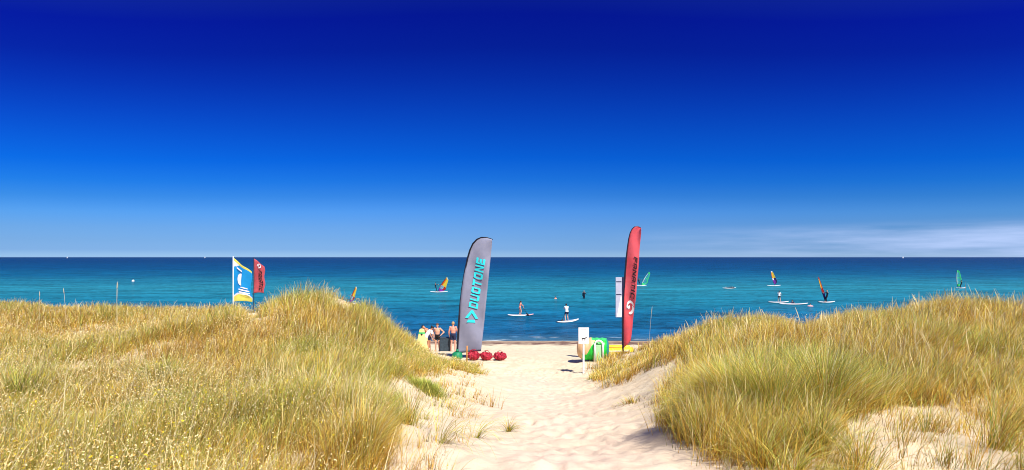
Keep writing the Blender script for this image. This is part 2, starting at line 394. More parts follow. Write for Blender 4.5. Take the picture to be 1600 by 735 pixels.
ground = put(bpy.data.objects.new('sand_ground', me)); tag(ground, 'pale trodden sand path between dunes running down to the beach', 'sand', kind='structure')

# ------------------------------------------------------------------ sea
def sea_mat():
    m = bpy.data.materials.new('sea_water'); m.use_nodes = True; t = m.node_tree; n = t.nodes; l = t.links; b = n['Principled BSDF']
    geo = n.new('ShaderNodeNewGeometry'); sp = n.new('ShaderNodeSeparateXYZ'); l.new(geo.outputs['Position'], sp.inputs[0])
    def noise(s, d, sc3, dist=0):
        q = n.new('ShaderNodeTexNoise'); q.inputs['Scale'].default_value = s; q.inputs['Detail'].default_value = d; q.inputs['Distortion'].default_value = dist
        mm = n.new('ShaderNodeMapping'); mm.inputs['Scale'].default_value = sc3; l.new(geo.outputs['Position'], mm.inputs[0]); l.new(mm.outputs[0], q.inputs[0]); return q.outputs[0]
    def mth(op, x, y=None):
        q = n.new('ShaderNodeMath'); q.operation = op
        for k, v in ((0, x), (1, y)):
            if v is None: continue
            if isinstance(v, (int, float)): q.inputs[k].default_value = v
            else: l.new(v, q.inputs[k])
        return q.outputs[0]
    # distance from shore, wobbled: colours of sand bars, weed and deep water
    big = mth('MULTIPLY', mth('SUBTRACT', noise(.02, 3, (.35, 1, 1)), .5), 1.3)
    lg = mth('LOGARITHM', mth('MAXIMUM', sp.outputs['Y'], 20), 10)
    f = mth('ADD', lg, mth('MULTIPLY', big, .16))
    mr = n.new('ShaderNodeMapRange'); mr.inputs[1].default_value = 1.6; mr.inputs[2].default_value = 3.6; l.new(f, mr.inputs[0])
    r = n.new('ShaderNodeValToRGB'); l.new(mr.outputs[0], r.inputs[0])
    S = [(0, (.05,.13,.19)), (.03, (.005,.075,.18)), (.09, (.004,.105,.21)), (.15, (.008,.145,.225)), (.22, (.014,.165,.235)), (.28, (.008,.125,.205)), (.34, (.002,.078,.17)), (.44, (.0,.048,.14)), (.62, (0,.030,.11)), (1, (0,.018,.085))]
    e = r.color_ramp.elements
    while len(e) < len(S): e.new(.5)
    for q, (p, c) in zip(e, S): q.position = p; q.color = (*c, 1)
    # thin streaks: light and dark of ripple slopes painted into the water colour
    st = n.new('ShaderNodeMapRange'); st.inputs[1].default_value = .38; st.inputs[2].default_value = .62; st.inputs[3].default_value = .60; st.inputs[4].default_value = 1.55
    l.new(mth('ADD', mth('MULTIPLY', noise(.25, 5, (.30, 1, 1), .8), .5), mth('MULTIPLY', noise(1.3, 5, (.55, 1.1, 1), 1.0), .5)), st.inputs[0])
    mx = n.new('ShaderNodeMix'); mx.data_type='RGBA'; mx.blend_type='MULTIPLY'; mx.inputs[0].default_value=1; l.new(r.outputs[0], mx.inputs[6]); l.new(st.outputs[0], mx.inputs[7])
    # foam along the last little wave
    fo = n.new('ShaderNodeMapRange'); fo.inputs[1].default_value = .60; fo.inputs[2].default_value = .68; l.new(noise(1.2, 6, (.25, 1.6, 1), .3), fo.inputs[0])
    a1 = n.new('ShaderNodeMapRange'); a1.inputs[1].default_value = 43.6; a1.inputs[2].default_value = 42.2; l.new(sp.outputs['Y'], a1.inputs[0])
    ff = mth('MULTIPLY', fo.outputs[0], a1.outputs[0])
    mf = n.new('ShaderNodeMix'); mf.data_type='RGBA'; l.new(ff, mf.inputs[0]); l.new(mx.outputs[2], mf.inputs[6]); mf.inputs[7].default_value = (.8,.85,.85,1)
    h = mth('ADD', mth('MULTIPLY', noise(.55, 4, (.40, 1.2, 1), .6), .42), mth('MULTIPLY', noise(2.2, 4, (.5, 1.3, 1), .5), .22))
    h = mth('ADD', h, mth('MULTIPLY', noise(.12, 3, (.5, 1, 1), .3), .7)); h = mth('ADD', h, mth('MULTIPLY', noise(4.5, 3, (.7, 1.2, 1), .6), .12))
    bp = n.new('ShaderNodeBump'); bp.inputs['Distance'].default_value = 1.25; bp.inputs['Strength'].default_value = 1.0; l.new(h, bp.inputs['Height'])
    # wave facets hide each other at low angles, so a rough sea never mirrors fully
    df = n.new('ShaderNodeBsdfDiffuse'); gl = n.new('ShaderNodeBsdfGlossy'); gl.inputs['Roughness'].default_value = .10; fr = n.new('ShaderNodeFresnel'); fr.inputs[0].default_value = 1.33
    for q in (df, gl, fr): l.new(bp.outputs[0], q.inputs['Normal'])
    l.new(mf.outputs[2], df.inputs[0]); fa_ = n.new('ShaderNodeMapRange'); fa_.inputs[1].default_value = 0; fa_.inputs[2].default_value = .7; fa_.inputs[3].default_value = .01; fa_.inputs[4].default_value = .24; l.new(fr.outputs[0], fa_.inputs[0])
    ms = n.new('ShaderNodeMixShader'); l.new(fa_.outputs[0], ms.inputs[0]); l.new(df.outputs[0], ms.inputs[1]); l.new(gl.outputs[0], ms.inputs[2]); l.new(ms.outputs[0], n['Material Output'].inputs[0]); n.remove(b)
    return m
s_ = MB(); s_.add([(-30000, 30, 0), (30000, 30, 0), (30000, 30000, 0), (-30000, 30000, 0)], [(0, 1, 2, 3)])
sea = s_.build('sea', sea_mat(), smooth=False); tag(sea, 'blue and turquoise sea with small ripples reaching the horizon', 'sea', kind='structure')

# ------------------------------------------------------------------ grass
GM = mat('grass_blade', (.5,.4,.15), rough=.65, spec=.18, attr='tone', trans=.28)
STRAW = np.array([(.93,.65,.13), (.85,.53,.06), (.97,.84,.38), (.70,.42,.035)]); GREEN = np.array([(.40,.46,.06), (.24,.31,.035), (.55,.52,.11)]); BROWN = np.array([(.50,.29,.04), (.36,.20,.03), (.66,.43,.09)])
def ribbons(name, root, length, phi, th0, kap, width, c0, c1, S=4, tipw=.15, parent=None, swid=None):
    """curved tapering blades as one mesh; all arguments are arrays over blades"""
    n = len(length); t = np.linspace(0, 1, S+1)
    th = th0[:, None]+kap[:, None]*t[None]**1.3; seg = length[:, None]/S
    mid = (th[:, 1:]+th[:, :-1])/2
    hx = np.c_[np.zeros(n), np.cumsum(np.sin(mid)*seg, 1)]; vz = np.c_[np.zeros(n), np.cumsum(np.cos(mid)*seg, 1)]
    C = np.empty((n, S+1, 3)); C[..., 0] = root[:, 0, None]+hx*np.cos(phi)[:, None]; C[..., 1] = root[:, 1, None]+hx*np.sin(phi)[:, None]; C[..., 2] = root[:, 2, None]+vz
    wa = phi+np.pi/2+rng.uniform(-.9, .9, n); wv = np.stack([np.cos(wa), np.sin(wa), rng.uniform(-.2, .2, n)], -1)
    pr = (1-t)**.7*(1-tipw)+tipw
    if swid is not None: pr = swid
    wd = width[:, None]*pr[None]/2
    V = np.stack([C-wv[:, None]*wd[..., None], C+wv[:, None]*wd[..., None]], 2).reshape(-1, 3)
    base = (np.arange(n)*(S+1)*2)[:, None]+np.arange(S)[None]*2
    Q = np.stack([base, base+1, base+3, base+2], -1).reshape(-1, 4)
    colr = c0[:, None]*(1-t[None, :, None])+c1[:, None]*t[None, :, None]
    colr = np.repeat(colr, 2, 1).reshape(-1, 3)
    m = bpy.data.meshes.new(name); m.vertices.add(len(V)); m.vertices.foreach_set('co', V.astype(np.float32).ravel())
    m.loops.add(Q.size); m.loops.foreach_set('vertex_index', Q.astype(np.int32).ravel()); m.polygons.add(len(Q)); m.polygons.foreach_set('loop_start', np.arange(0, Q.size, 4, dtype=np.int32))
    m.update(calc_edges=True); m.polygons.foreach_set('use_smooth', np.ones(len(Q), bool))
    at = m.color_attributes.new('tone', 'FLOAT_COLOR', 'POINT'); at.data.foreach_set('color', np.c_[colr, np.ones(len(colr))].astype(np.float32).ravel())
    m.materials.append(GM); o = bpy.data.objects.new(name, m); put(o, parent); return o
def tones(g, b, n, var=.42):
    r = rng.random(n); pick = lambda P: P[rng.integers(0, len(P), n)]
    c = np.where((r < g)[:, None], pick(GREEN), np.where((r < g+b)[:, None], pick(BROWN), pick(STRAW)))
    return c*rng.uniform(1-var, 1+var, n)[:, None]
WIND = .30   # tips lean to the right
def field(name, x0, x1, n_cl, per, label, side):
    # tuft centres: closer ones denser
    y = 1.8*(21.5/1.8)**rng.random(n_cl*3)      # pdf ~ 1/y
    lim = y*1.12+1.5
    x = rng.uniform(-1, 1, n_cl*3)*lim
    k = (x < .6) if side < 0 else (x > .4)
    x, y = x[k], y[k]
    x2 = rng.uniform(4, 30, n_cl//3)*side; y2 = rng.uniform(-3, 21, n_cl//3); far = np.abs(x2) > y2*1.12+1.5   # thinner cover beyond the frame
    x = np.r_[x, x2[far]]; y = np.r_[y, y2[far]]
    d = density(x, y); k = rng.random(len(x)) < d; x, y = x[k], y[k]
    pc = rng.poisson(per, len(x)); X = np.repeat(x, pc); Y = np.repeat(y, pc); n = len(X)
    cg = np.repeat(rng.normal(0, .22, len(x)), pc); cb = np.repeat(rng.uniform(.74, 1.3, len(x)), pc)[:, None]; lx = np.repeat(rng.normal(0, .22, len(x)), pc); ly = np.repeat(rng.normal(0, .2, len(x)), pc); ch = np.repeat(rng.uniform(.78, 1.18, len(x)), pc)
    rr = np.abs(rng.normal(0, .09, n))*(.6+Y*.06); an = rng.uniform(0, 2*np.pi, n)
    X = X+rr*np.cos(an); Y = Y+rr*np.sin(an); Z = H(X, Y)-.015
    g = np.clip(samp(grn, X, Y)+cg+(fbm(X*.8+8, Y*.8)-.5)*1.25, 0, .9); b = np.clip(samp(brn, X, Y)*(1-g)+(fbm(X*.9, Y*.9+4)-.5)*.5, 0, .8)
    hh = samp(hgt, X, Y)*ch*rng.uniform(.55, 1.12, n)*(.45+1.1*fbm(X*1.1+2, Y*1.1))
    vx = np.cos(an)*.5*rr/.1+WIND*(1+.6*fbm(X*.4, Y*.4))+rng.normal(0, .3, n)+lx; vy = np.sin(an)*.5*rr/.1+rng.normal(0, .3, n)-.05+ly
    phi = np.arctan2(vy, vx); mag = np.hypot(vx, vy)
    th0 = np.clip(.12+.22*mag, 0, .7)+rng.uniform(-.08, .08, n); kap = np.clip(.45*mag+rng.normal(.25, .3, n), -.1, 1.7)
    wd = np.maximum(.0036, .00085*Y)*rng.uniform(.6, 1.4, n)
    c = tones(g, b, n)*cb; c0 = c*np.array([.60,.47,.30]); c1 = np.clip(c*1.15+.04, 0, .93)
    print(name, n)
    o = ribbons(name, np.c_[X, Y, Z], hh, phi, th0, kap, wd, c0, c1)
    tag(o, label, 'dune grass', kind='stuff'); return o
field('dune_grass', -30, 1, 21000, 20, 'golden and green marram grass covering the left dune', -1)
field('dune_grass', 0, 30, 18000, 20, 'tall straw coloured marram grass covering the right dune', 1)

def scatter(name, n, cond, hl, wl, tone, label, cat, bend=1.0, head=False, sd=0):
    y = 2.0*(20.5/2.0)**rng.random(n*4); x = rng.uniform(-1, 1, n*4)*(y*1.1+1.5); k = cond(x, y); x, y = x[k][:n], y[k][:n]; m_ = len(x)
    z = H(x, y)-.01; ln = rng.uniform(*hl, m_)*(samp(hgt, x, y)/.45 if head else 1); phi = rng.normal(0, 1.4, m_); th = rng.uniform(0, .5, m_)*bend; ka = rng.uniform(.1, 1.2, m_)*bend
    wd = np.maximum(wl, .0008*y)*rng.uniform(.8, 1.3, m_); c = tone(m_)
    sw = None; S = 4
    if head: S = 6; sw = np.array([.7, .6, .5, .5, 1.2, 1.3, .3])
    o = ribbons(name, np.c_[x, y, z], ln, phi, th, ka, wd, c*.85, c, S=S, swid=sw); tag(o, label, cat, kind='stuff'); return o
dn = lambda t: (lambda x, y: rng.random(len(x)) < np.clip(density(x, y), 0, 1)**t)
scatter('seed_stalks', 7000, dn(2), (.40, .66), .0028, lambda n: np.array([(.88,.72,.34)])*rng.uniform(.65, 1.05, n)[:, None], 'pale seed stalks standing above the dune grass', 'seed stalks', bend=.6, head=True)
scatter('dry_stems', 2600, lambda x, y: (y < 8)*(rng.random(len(x)) < density(x, y)**2*np.clip((fbm(x*1.3+40, y*1.3)-.35)*4, .05, 1)) > 0, (.35, .75), .0045, lambda n: np.array([(.93,.80,.46)])*rng.uniform(.6, 1.05, n)[:, None], 'long pale broken stems arching through the near grass', 'dry stems', bend=1.3)
scatter('sprawling_shoots', 420, lambda x, y: (samp(dens, x, y) > .015)*(samp(dens, x, y) < .12)*(y < 12)*(rng.random(len(x)) < .6) > 0, (.15, .42), .0042, lambda n: tones(np.full(n, .75), np.full(n, .2), n)*.55, 'dark green shoots creeping over the bare sand', 'creeping shoots', bend=2.6)
def flank(x, y):
    d = samp(dens, x, y); return (d > .02)*(d < .55)*(rng.random(len(x)) < .5) > 0
scatter('dry_stubble', 2200, flank, (.05, .16), .0035, lambda n: tones(np.full(n, .2), np.full(n, .5), n)*.8, 'short dry stubble on the bare sand flanks', 'dry stubble', bend=1.8)
# dried herbs with tiny leaves and yellow flower heads, mostly on the left dune
def specks(name, n, cond, size, hr, cols, label, cat):
    y = 2.0*(18/2.0)**rng.random(n*5); x = rng.uniform(-1.1, 1.1, n*5)*(y+1); k = cond(x, y); x, y = x[k][:n], y[k][:n]; m_ = len(x)
    z = H(x, y)+rng.uniform(*hr, m_)
    s = np.maximum(size, .0011*y)*rng.uniform(.6, 1.3, m_)
    a = rng.normal(size=(m_, 3)); a /= np.linalg.norm(a, axis=1)[:, None]; b = np.cross(a, rng.normal(size=(m_, 3))); b /= np.linalg.norm(b, axis=1)[:, None]
    P = np.c_[x, y, z]; V = np.stack([P-a*s[:, None], P-b*s[:, None]*.5, P+a*s[:, None], P+b*s[:, None]*.5], 1).reshape(-1, 3)
    m = bpy.data.meshes.new(name); m.vertices.add(len(V)); m.vertices.foreach_set('co', V.astype(np.float32).ravel()); Q = np.arange(len(V), dtype=np.int32)
    m.loops.add(len(Q)); m.loops.foreach_set('vertex_index', Q); m.polygons.add(m_); m.polygons.foreach_set('loop_start', np.arange(0, len(Q), 4, dtype=np.int32)); m.update(calc_edges=True)
    c = np.array(cols)[rng.integers(0, len(cols), m_)]*rng.uniform(.8, 1.15, m_)[:, None]
    at = m.color_attributes.new('tone', 'FLOAT_COLOR', 'POINT'); at.data.foreach_set('color', np.c_[np.repeat(c, 4, 0), np.ones(4*m_)].astype(np.float32).ravel())
    m.materials.append(GM); o = put(bpy.data.objects.new(name, m)); tag(o, label, cat, kind='stuff'); return o
specks('dry_herb_leaves', 230000, lambda x, y: (rng.random(len(x)) < density(x, y)*np.where(x < 0, 1, .28)*np.clip((fbm(x*1.1+30, y*1.1)-.25)*4, .12, 1)), .0072, (.03, .34), [(.95,.86,.52), (.92,.74,.30), (.75,.50,.16), (.66,.42,.12), (.9,.76,.45), (.5,.42,.12)], 'tiny dried herb leaves tangled through the dune grass', 'dry herbs')
specks('yellow_flowers', 8000, lambda x, y: (rng.random(len(x)) < density(x, y)*(x < 0)*np.clip((fbm(x*1.5+3, y*1.5+9)-.5)*6, 0, 1)), .011, (.18, .34), [(.85,.70,.03), (.80,.62,.02)], 'small yellow flower heads in the left dune grass', 'flowers')

# ================================================================== objects
M = {}
M['banner_grey'] = mat('banner_grey', (.29,.30,.40), .7, noise=.08, nscale=3, trans=.2)
M['banner_red'] = mat('banner_red', (.78,.10,.115), .65, noise=.08, nscale=4, trans=.2, alpha=.76)
M['flag_red'] = mat('flag_red', (.62,.11,.13), .7, noise=.12, nscale=6, trans=.3)
M['cyan'] = mat('print_cyan', (.03,.70,.75), .6)
M['black'] = mat('black', (.012,.012,.014), .5, noise=.2)
M['print_black'] = mat('print_black', (.02,.01,.012), .7)
M['pole'] = mat('pole_carbon', (.012,.014,.03), .4)
M['white'] = mat('white_paint', (.80,.80,.80), .45, noise=.05, nscale=8)
M['print_white'] = mat('print_white', (.82,.82,.82), .7)
M['grey'] = mat('grey_metal', (.45,.47,.50), .4, noise=.1)
M['panel_grey'] = mat('panel_grey', (.44,.46,.58), .5, noise=.08)
M['dark'] = mat('dark_grey_board', (.035,.055,.075), .6, noise=.25, nscale=8)
M['wood'] = mat('orange_wood', (.55,.24,.06), .7, noise=.2, nscale=15)
M['skin'] = mat('skin_light', (.66,.36,.24), .55, noise=.07, nscale=9)
M['skin_tan'] = mat('skin_tanned', (.52,.24,.13), .55, noise=.07, nscale=9)
M['skin_red'] = mat('skin_sunburnt', (.70,.32,.23), .55, noise=.07, nscale=9)
M['eye'] = mat('eye', (.02,.015,.01), .2)
M['hair_dark'] = mat('hair_dark', (.015,.010,.008), .6, noise=.3, nscale=60)
M['hair_brown'] = mat('hair_brown', (.12,.06,.03), .6, noise=.3, nscale=60)
M['hair_fair'] = mat('hair_fair', (.40,.26,.12), .6, noise=.3, nscale=60)
M['wetsuit'] = mat('wetsuit', (.012,.014,.028), .45, noise=.2)
M['navy'] = mat('navy_cloth', (.015,.02,.06), .8, noise=.2, nscale=20)
M['shirt_white'] = mat('shirt_white', (.78,.76,.74), .85, noise=.06, nscale=12, bump=.006, bscale=14)
M['pink'] = mat('bikini_pink', (.75,.10,.14), .7)
M['redc'] = mat('dry_bag_red', (.33,.012,.032), .6, noise=.35, nscale=6, bump=.03, bscale=7)
M['bag_dark'] = mat('bag_webbing', (.10,.015,.02), .7)
M['green_pvc'] = mat('green_pvc', (.02,.55,.05), .35, noise=.12, nscale=5, bump=.008, bscale=5)
M['pale_green'] = mat('pale_green_pvc', (.42,.72,.40), .4, noise=.08)
M['tan_pvc'] = mat('tan_pvc', (.66,.42,.22), .5, noise=.12, nscale=4, bump=.01, bscale=4)
M['teal_pvc'] = mat('teal_pvc', (.02,.20,.20), .4, noise=.1)
M['yellow_pvc'] = mat('yellow_pvc', (.85,.66,.03), .4, noise=.08, nscale=4, bump=.006, bscale=4)
M['yellow'] = mat('board_yellow', (.84,.72,.28), .4, noise=.05)
M['board'] = mat('board_white', (.82,.80,.78), .3, noise=.04)
M['board_pink'] = mat('board_pink', (.78,.42,.42), .3, noise=.05)
M['orange'] = mat('sail_orange', (.85,.22,.02), .5, trans=.35)
M['sail_red'] = mat('sail_red', (.50,.03,.02), .5, trans=.3)
M['sail_yellow'] = mat('sail_yellow', (.88,.66,.06), .5, trans=.35)
M['purple'] = mat('sail_purple', (.22,.03,.35), .5, trans=.3)
M['sail_navy'] = mat('sail_navy', (.02,.02,.08), .5)
M['sail_green'] = mat('sail_green', (.08,.72,.22), .5, trans=.35)
M['film_green'] = mat('film_green', (.05,.45,.40), .3, alpha=.35)
M['film_clear'] = mat('film_clear', (.35,.5,.6), .3, alpha=.35)
M['flag_blue'] = mat('flag_blue', (.01,.34,.74), .7, noise=.06, trans=.25)
M['flag_yellow'] = mat('flag_yellow', (.82,.74,.14), .7, noise=.06, trans=.25)
M['flag_white'] = mat('flag_white', (.8,.82,.85), .7, trans=.25)
M['green_foot'] = mat('green_foot', (.01,.20,.09), .5, noise=.15)

def lerp(a, b, t): return a+(b-a)*t
def along(P, t):
    """point at fraction t of a polyline by arc length"""
    P = [np.array(p, float) for p in P]; d = [0]
    for a, b in zip(P, P[1:]): d.append(d[-1]+np.linalg.norm(b-a))
    t = t*d[-1]
    return np.array([np.interp(t, d, [p[k] for p in P]) for k in range(len(P[0]))])
t_ = .235
def Rc(a, b, c, d): return [(a, b), (c, b), (c, d), (a, d)]
GL = {
 'D': [Rc(0,0,t_,1), [(t_,0),(.8,0),(1-t_,t_),(t_,t_)], [(t_,1-t_),(1-t_,1-t_),(.8,1),(t_,1)], [(1-t_,t_),(1,.2),(1,.8),(1-t_,1-t_)], [(.8,0),(1,.2),(1-t_,t_)], [(.8,1),(1-t_,1-t_),(1,.8)]],
 'O': [Rc(0,.1,t_,.9), Rc(.1,0,.9,t_*.45), Rc(t_,t_*.45,1-t_,t_), Rc(.1,1-t_*.45,.9,1), Rc(t_,1-t_,1-t_,1-t_*.45), Rc(1-t_,.1,1,.9)],
 'U': [Rc(0,.1,t_,1), Rc(.1,0,.9,.1), Rc(t_,.1,1-t_,t_), Rc(1-t_,.1,1,1)],
 'T': [Rc(0,1-t_,1,1), Rc(.5-t_/2,0,.5+t_/2,1-t_)],
 'N': [Rc(0,0,t_,1), Rc(1-t_,0,1,1), [(t_,1),(t_,.65),(1-t_,0),(1-t_,.35)]],
 'E': [Rc(0,0,t_,1), Rc(t_,0,1,t_), Rc(t_,.5-t_/2,.9,.5+t_/2), Rc(t_,1-t_,1,1)],
 'F': [Rc(0,0,t_,1), Rc(t_,.42,.85,.42+t_), Rc(t_,1-t_,1,1)],
 'A': [Rc(0,0,t_,.9), Rc(1-t_,0,1,.9), Rc(.1,.9,.9,1), Rc(t_,1-t_,1-t_,.9), Rc(t_,.3,1-t_,.3+t_*.8)],
 'I': [Rc(.36,0,.36+t_*1.2,1)],
 'C': [Rc(0,.1,t_,.9), Rc(.1,0,1,.1), Rc(t_,.1,1,t_), Rc(.1,.9,1,1), Rc(t_,1-t_,1,.9)]}
def lettering(mb, txt, place, w=.78, gap=.22, shear=.18):
    """place(a, b): a runs along the word 0..1, b across the letters 0..1"""
    adv = {c: (.45 if c == 'I' else 1.0) for c in GL}; tot = sum(adv[c]*w+gap for c in txt)-gap; x = 0
    for c in txt:
        for P in GL[c]:
            q = []
            for k in range(len(P)):                      # subdivide long edges a little so print follows the cloth
                q.append(P[k])
            gx_ = [(x+(p[0]-(.3 if c == 'I' else 0))*w+shear*(p[1]-.5), p[1]) for p in q]
            k0 = len(mb.v); mb.v += [tuple(place(a/tot, b)) for a, b in gx_]; mb.f.append(tuple(range(k0, k0+len(gx_)))); mb.m.append(0)
        x += adv[c]*w+gap

# ------------------------------------------------------------------ the two feather banners
def feather_banner(name, Y, left, right, clothmat, label, base_px, seed):
    g = float(H((base_px[0]-800)/F*Y, Y)); b = Vector(((base_px[0]-800)/F*Y, Y, g)); root = empty(name, b)
    tag(root, label, 'feather banner')
    def w_(px, py, off=0): p = Vector(W(px, py, Y)); p.y += off; return p-b
    def ripple(u, v): return .05*math.sin(u*5+v*9+seed)*(1-.3*v)+.03*math.sin(v*21+u*3)*u - .10*u
    def cloth(u, v, off=0):
        a = along(left, 1-v); c = along(right, 1-v); p = lerp(a, c, u); return w_(p[0], p[1], ripple(u, v)+off)
    m_ = MB(); m_.grid(lambda i, j: cloth(i, j), 12, 46)
    cl = m_.build('banner_cloth', clothmat, root, solid=.004)
    def inv(px, py):
        # closest (u, v) for a print position
        v = .5
        for _ in range(12):
            a = along(left, 1-v); c = along(right, 1-v); u = (px-a[0])/max(c[0]-a[0], 1e-3); p = lerp(a, c, min(max(u, 0), 1)); v += (p[1]-py)/200; v = min(max(v, 0), 1)
        return u, v
    def onto(px, py, off=-.04): u, v = inv(px, py); return w_(px, py, ripple(u, v)+off)
    P = [b+Vector((0, 0, -.3))-b]+[w_(base_px[0]+.0, base_px[1])]+[w_(p[0]-.3, p[1], 0) for p in reversed(left)]
    n = len(P); MB().tube(P, [.034]*3+[lerp(.03, .013, i/(n-3)) for i in range(n-3)], 10).build('pole', M['pole'], root)
    hem = [w_(p[0]+.8, p[1], ripple(.03, 0)-.006) for p in left]
    MB().tube(hem, [.022]*len(hem), 6).build('pole_sleeve', M['black'], root)
    return root, onto, b
left1 = [(769,374.5),(760,371.3),(752,371),(745,374),(738.5,381),(734,391),(730,405),(726,425),(722,450),(718.5,480),(716,515),(714,553)]
right1 = [(769,374.5),(769.2,380),(768,390),(766.5,405),(764.5,425),(762,450),(759,480),(755.5,515),(752,548)]
b1, on1, o1 = feather_banner('feather_banner', 23.8, left1, right1, M['banner_grey'], 'tall grey feather banner with turquoise lettering beside the red bags', (714.5, 560), .4)
pr = MB(); ax = np.array([12.5, -77.0]); nn = np.array([-14.2, -1.9])
lettering(pr, 'DUOTONE', lambda a, b_: on1(*(np.array([746.6, 482.0])+ax*a+nn*b_)), w=.82, gap=.2)
tag(pr.build('lettering', M['cyan'], b1, smooth=False), 'turquoise DUOTONE lettering running up the banner')
lg = MB()
def poly(mb, on, P, mi=0): k = len(mb.v); mb.v += [tuple(on(*p)) for p in P]; mb.f.append(tuple(range(k, k+len(P)))); mb.m.append(mi)
poly(lg, on1, [(727,496),(736.5,484.5),(737.5,489),(731.5,497)]); poly(lg, on1, [(736.5,484.5),(739.5,485),(747.5,498),(743,498),(737.5,489)])
poly(lg, on1, [(729,503.5),(732,499.2),(741.5,499.5),(743,504)])
tag(lg.build('emblem', M['cyan'], b1, smooth=False), 'turquoise arrow emblem')
# green weighted foot at the pole
ft = MB(); ft.tube([(0,0,-.05),(0,0,.06),(0,0,.24),(0,0,.31)], [.24,.25,.23,.13], 16); ft.tube([(0,0,.30),(0,0,.42)], [.07,.06], 10); ft.build('banner_foot', M['green_foot'], b1)
left2 = [(1000.5,356.5),(996,354.2),(991.5,354.8),(988,358),(985,364),(982.5,374),(980.5,388),(978.5,405),(976.5,430),(975,460),(974,500),(973.5,545)]
right2 = [(1000.5,356.5),(1000.6,365),(999.8,380),(998.2,400),(996,425),(993.5,450),(991,475),(988.5,500),(986.5,520),(985,532)]
b2, on2, o2 = feather_banner('feather_banner', 21.5, left2, right2, M['banner_red'], 'narrow tall red feather banner with black lettering at the right dune', (974.3, 552), 2.2)
pr = MB()
lettering(pr, 'FANATIC', lambda a, b_: on2(*(np.array([989.6, 402.0])+np.array([-5.6, 64.0])*a+np.array([5.6, .6])*b_)), w=.8, gap=.2)
tag(pr.build('lettering', M['print_black'], b2, smooth=False), 'black lettering running down the red banner')
def swirl(mb, on, cx, cy, rx, ry):
    def arc(r0, r1, a0, a1, ox, oy, n=8):
        for i in range(n):
            q0, q1 = R(lerp(a0, a1, i/n)), R(lerp(a0, a1, (i+1)/n)); k = math.sin(math.pi*(i/n)); k2 = math.sin(math.pi*((i+1)/n))
            f = lambda q, r: (cx+ox+rx*r*math.cos(q), cy+oy-ry*r*math.sin(q))
            poly(mb, on, [f(q0, r0+(r1-r0)*(1-k)*.5), f(q0, r1), f(q1, r1), f(q1, r0+(r1-r0)*(1-k2)*.5)])
    arc(.55, 1, 10, 200, 0, 0); arc(.3, .85, -130, 50, .15*rx, .45*ry)
    poly(mb, on, [(cx-.7*rx, cy+.1*ry), (cx-.1*rx, cy-.25*ry), (cx+.05*rx, cy+.15*ry), (cx-.35*rx, cy+.5*ry)])
lg = MB(); swirl(lg, on2, 984, 479, 5.4, 9.5); tag(lg.build('emblem', M['print_white'], b2, smooth=False), 'white swirl emblem')

# ------------------------------------------------------------------ the two square flags on the left
def square_flag(Y, pole_px, top, bot, polemat, fn, matlist, mfn, label, nu=18, nv=26, base_z=None, dark=False):
    x = (pole_px-800)/F*Y; g = float(H(x, Y)); b = Vector((x, Y, g)); root = empty('flag', b); tag(root, label, 'flag')
    P = [Vector((0, 0, -.3)), Vector(W(pole_px, top, Y))-b]
    MB().tube(P, [.028, .022], 10).build('pole', polemat, root); MB().ball(P[1], .03, 8, 6).build('pole_cap', polemat, root)
    def at(u, v, off=0):
        px, py, d = fn(u, v); p = Vector(W(px, py, Y)); p.y += d+off; return p-b
    MB().grid(lambda i, j: at(i, j), nu, nv, mfn).build('flag_cloth', matlist, root, solid=.004)
    return root, at
def fn1(u, v):   # v: 0 top .. 1 bottom ; the top hem sags away from the pole
    topy = lerp(402.5, 425, u**.9)+2*math.sin(u*6)*u; boty = 471.5-1.0*math.sin(u*4); py = lerp(topy, boty, v)
    px = 364.6+u*(29.5+1.2*math.sin(v*9))*(1-.05*math.sin(v*3.1)); return px, py, .07*math.sin(u*7+v*3)-.12*u*(1-v)
def mf1(u, v):
    px, py, _ = fn1(u, v)
    if v > .86 - .10*math.sin(min(u*3.1, 3.14)): return 1 if v > .90-.10*math.sin(min(u*3.1, 3.14)) else 2
    if py < 406+.35*(px-364) or v < .06: return 1
    if py < 417-(px-364)*.15 and u < .6: return 2
    return 0
f1, at1 = square_flag(30, 364.3, 401.5, 472, M['white'], fn1, [M['flag_blue'], M['flag_yellow'], M['flag_white']], mf1, 'blue square flag with yellow hems and a white crescent on a white pole', 30, 60)
pm = MB()
def fpoly(P): k = len(pm.v); pm.v += [tuple(at1(u, v, -.05)) for u, v in P]; pm.f.append(tuple(range(k, k+len(P)))); pm.m.append(0)
for i in range(10):   # crescent
    a0, a1 = R(95+17*i), R(95+17*(i+1)); cu, cv = .52, .40
    fpoly([(cu, cv+.17*math.cos(a0)*-1), (cu+.26*math.cos(a0), cv-.17*math.sin(a0)), (cu+.26*math.cos(a1), cv-.17*math.sin(a1))] if False else [(cu, cv-.165*math.sin(a0)), (cu+.24*math.cos(a0), cv-.165*math.sin(a0)), (cu+.24*math.cos(a1), cv-.165*math.sin(a1)), (cu, cv-.165*math.sin(a1))])
for u0, u1, v0, v1 in ((.18,.52,.15,.19),(.48,.82,.60,.63),(.36,.90,.665,.70),(.36,.92,.735,.76),(.40,.90,.79,.81)): fpoly([(u0, v0), (u1, v0), (u1, v1), (u0, v1)])
tag(pm.build('flag_print', M['print_white'], f1, smooth=False), 'white crescent and bars printed on the blue flag')
def fn2(u, v):
    topy = lerp(404, 416.5, u); py = lerp(topy, 458.5-1.2*math.sin(u*3), v); return 396.6+u*(16.5+.9*math.sin(v*12)), py, .05*math.sin(u*6+v*4)
f2, at2 = square_flag(31, 396.6, 403, 458, M['pole'], fn2, [M['flag_red']], None, 'small red square flag with black vertical lettering behind the blue flag')
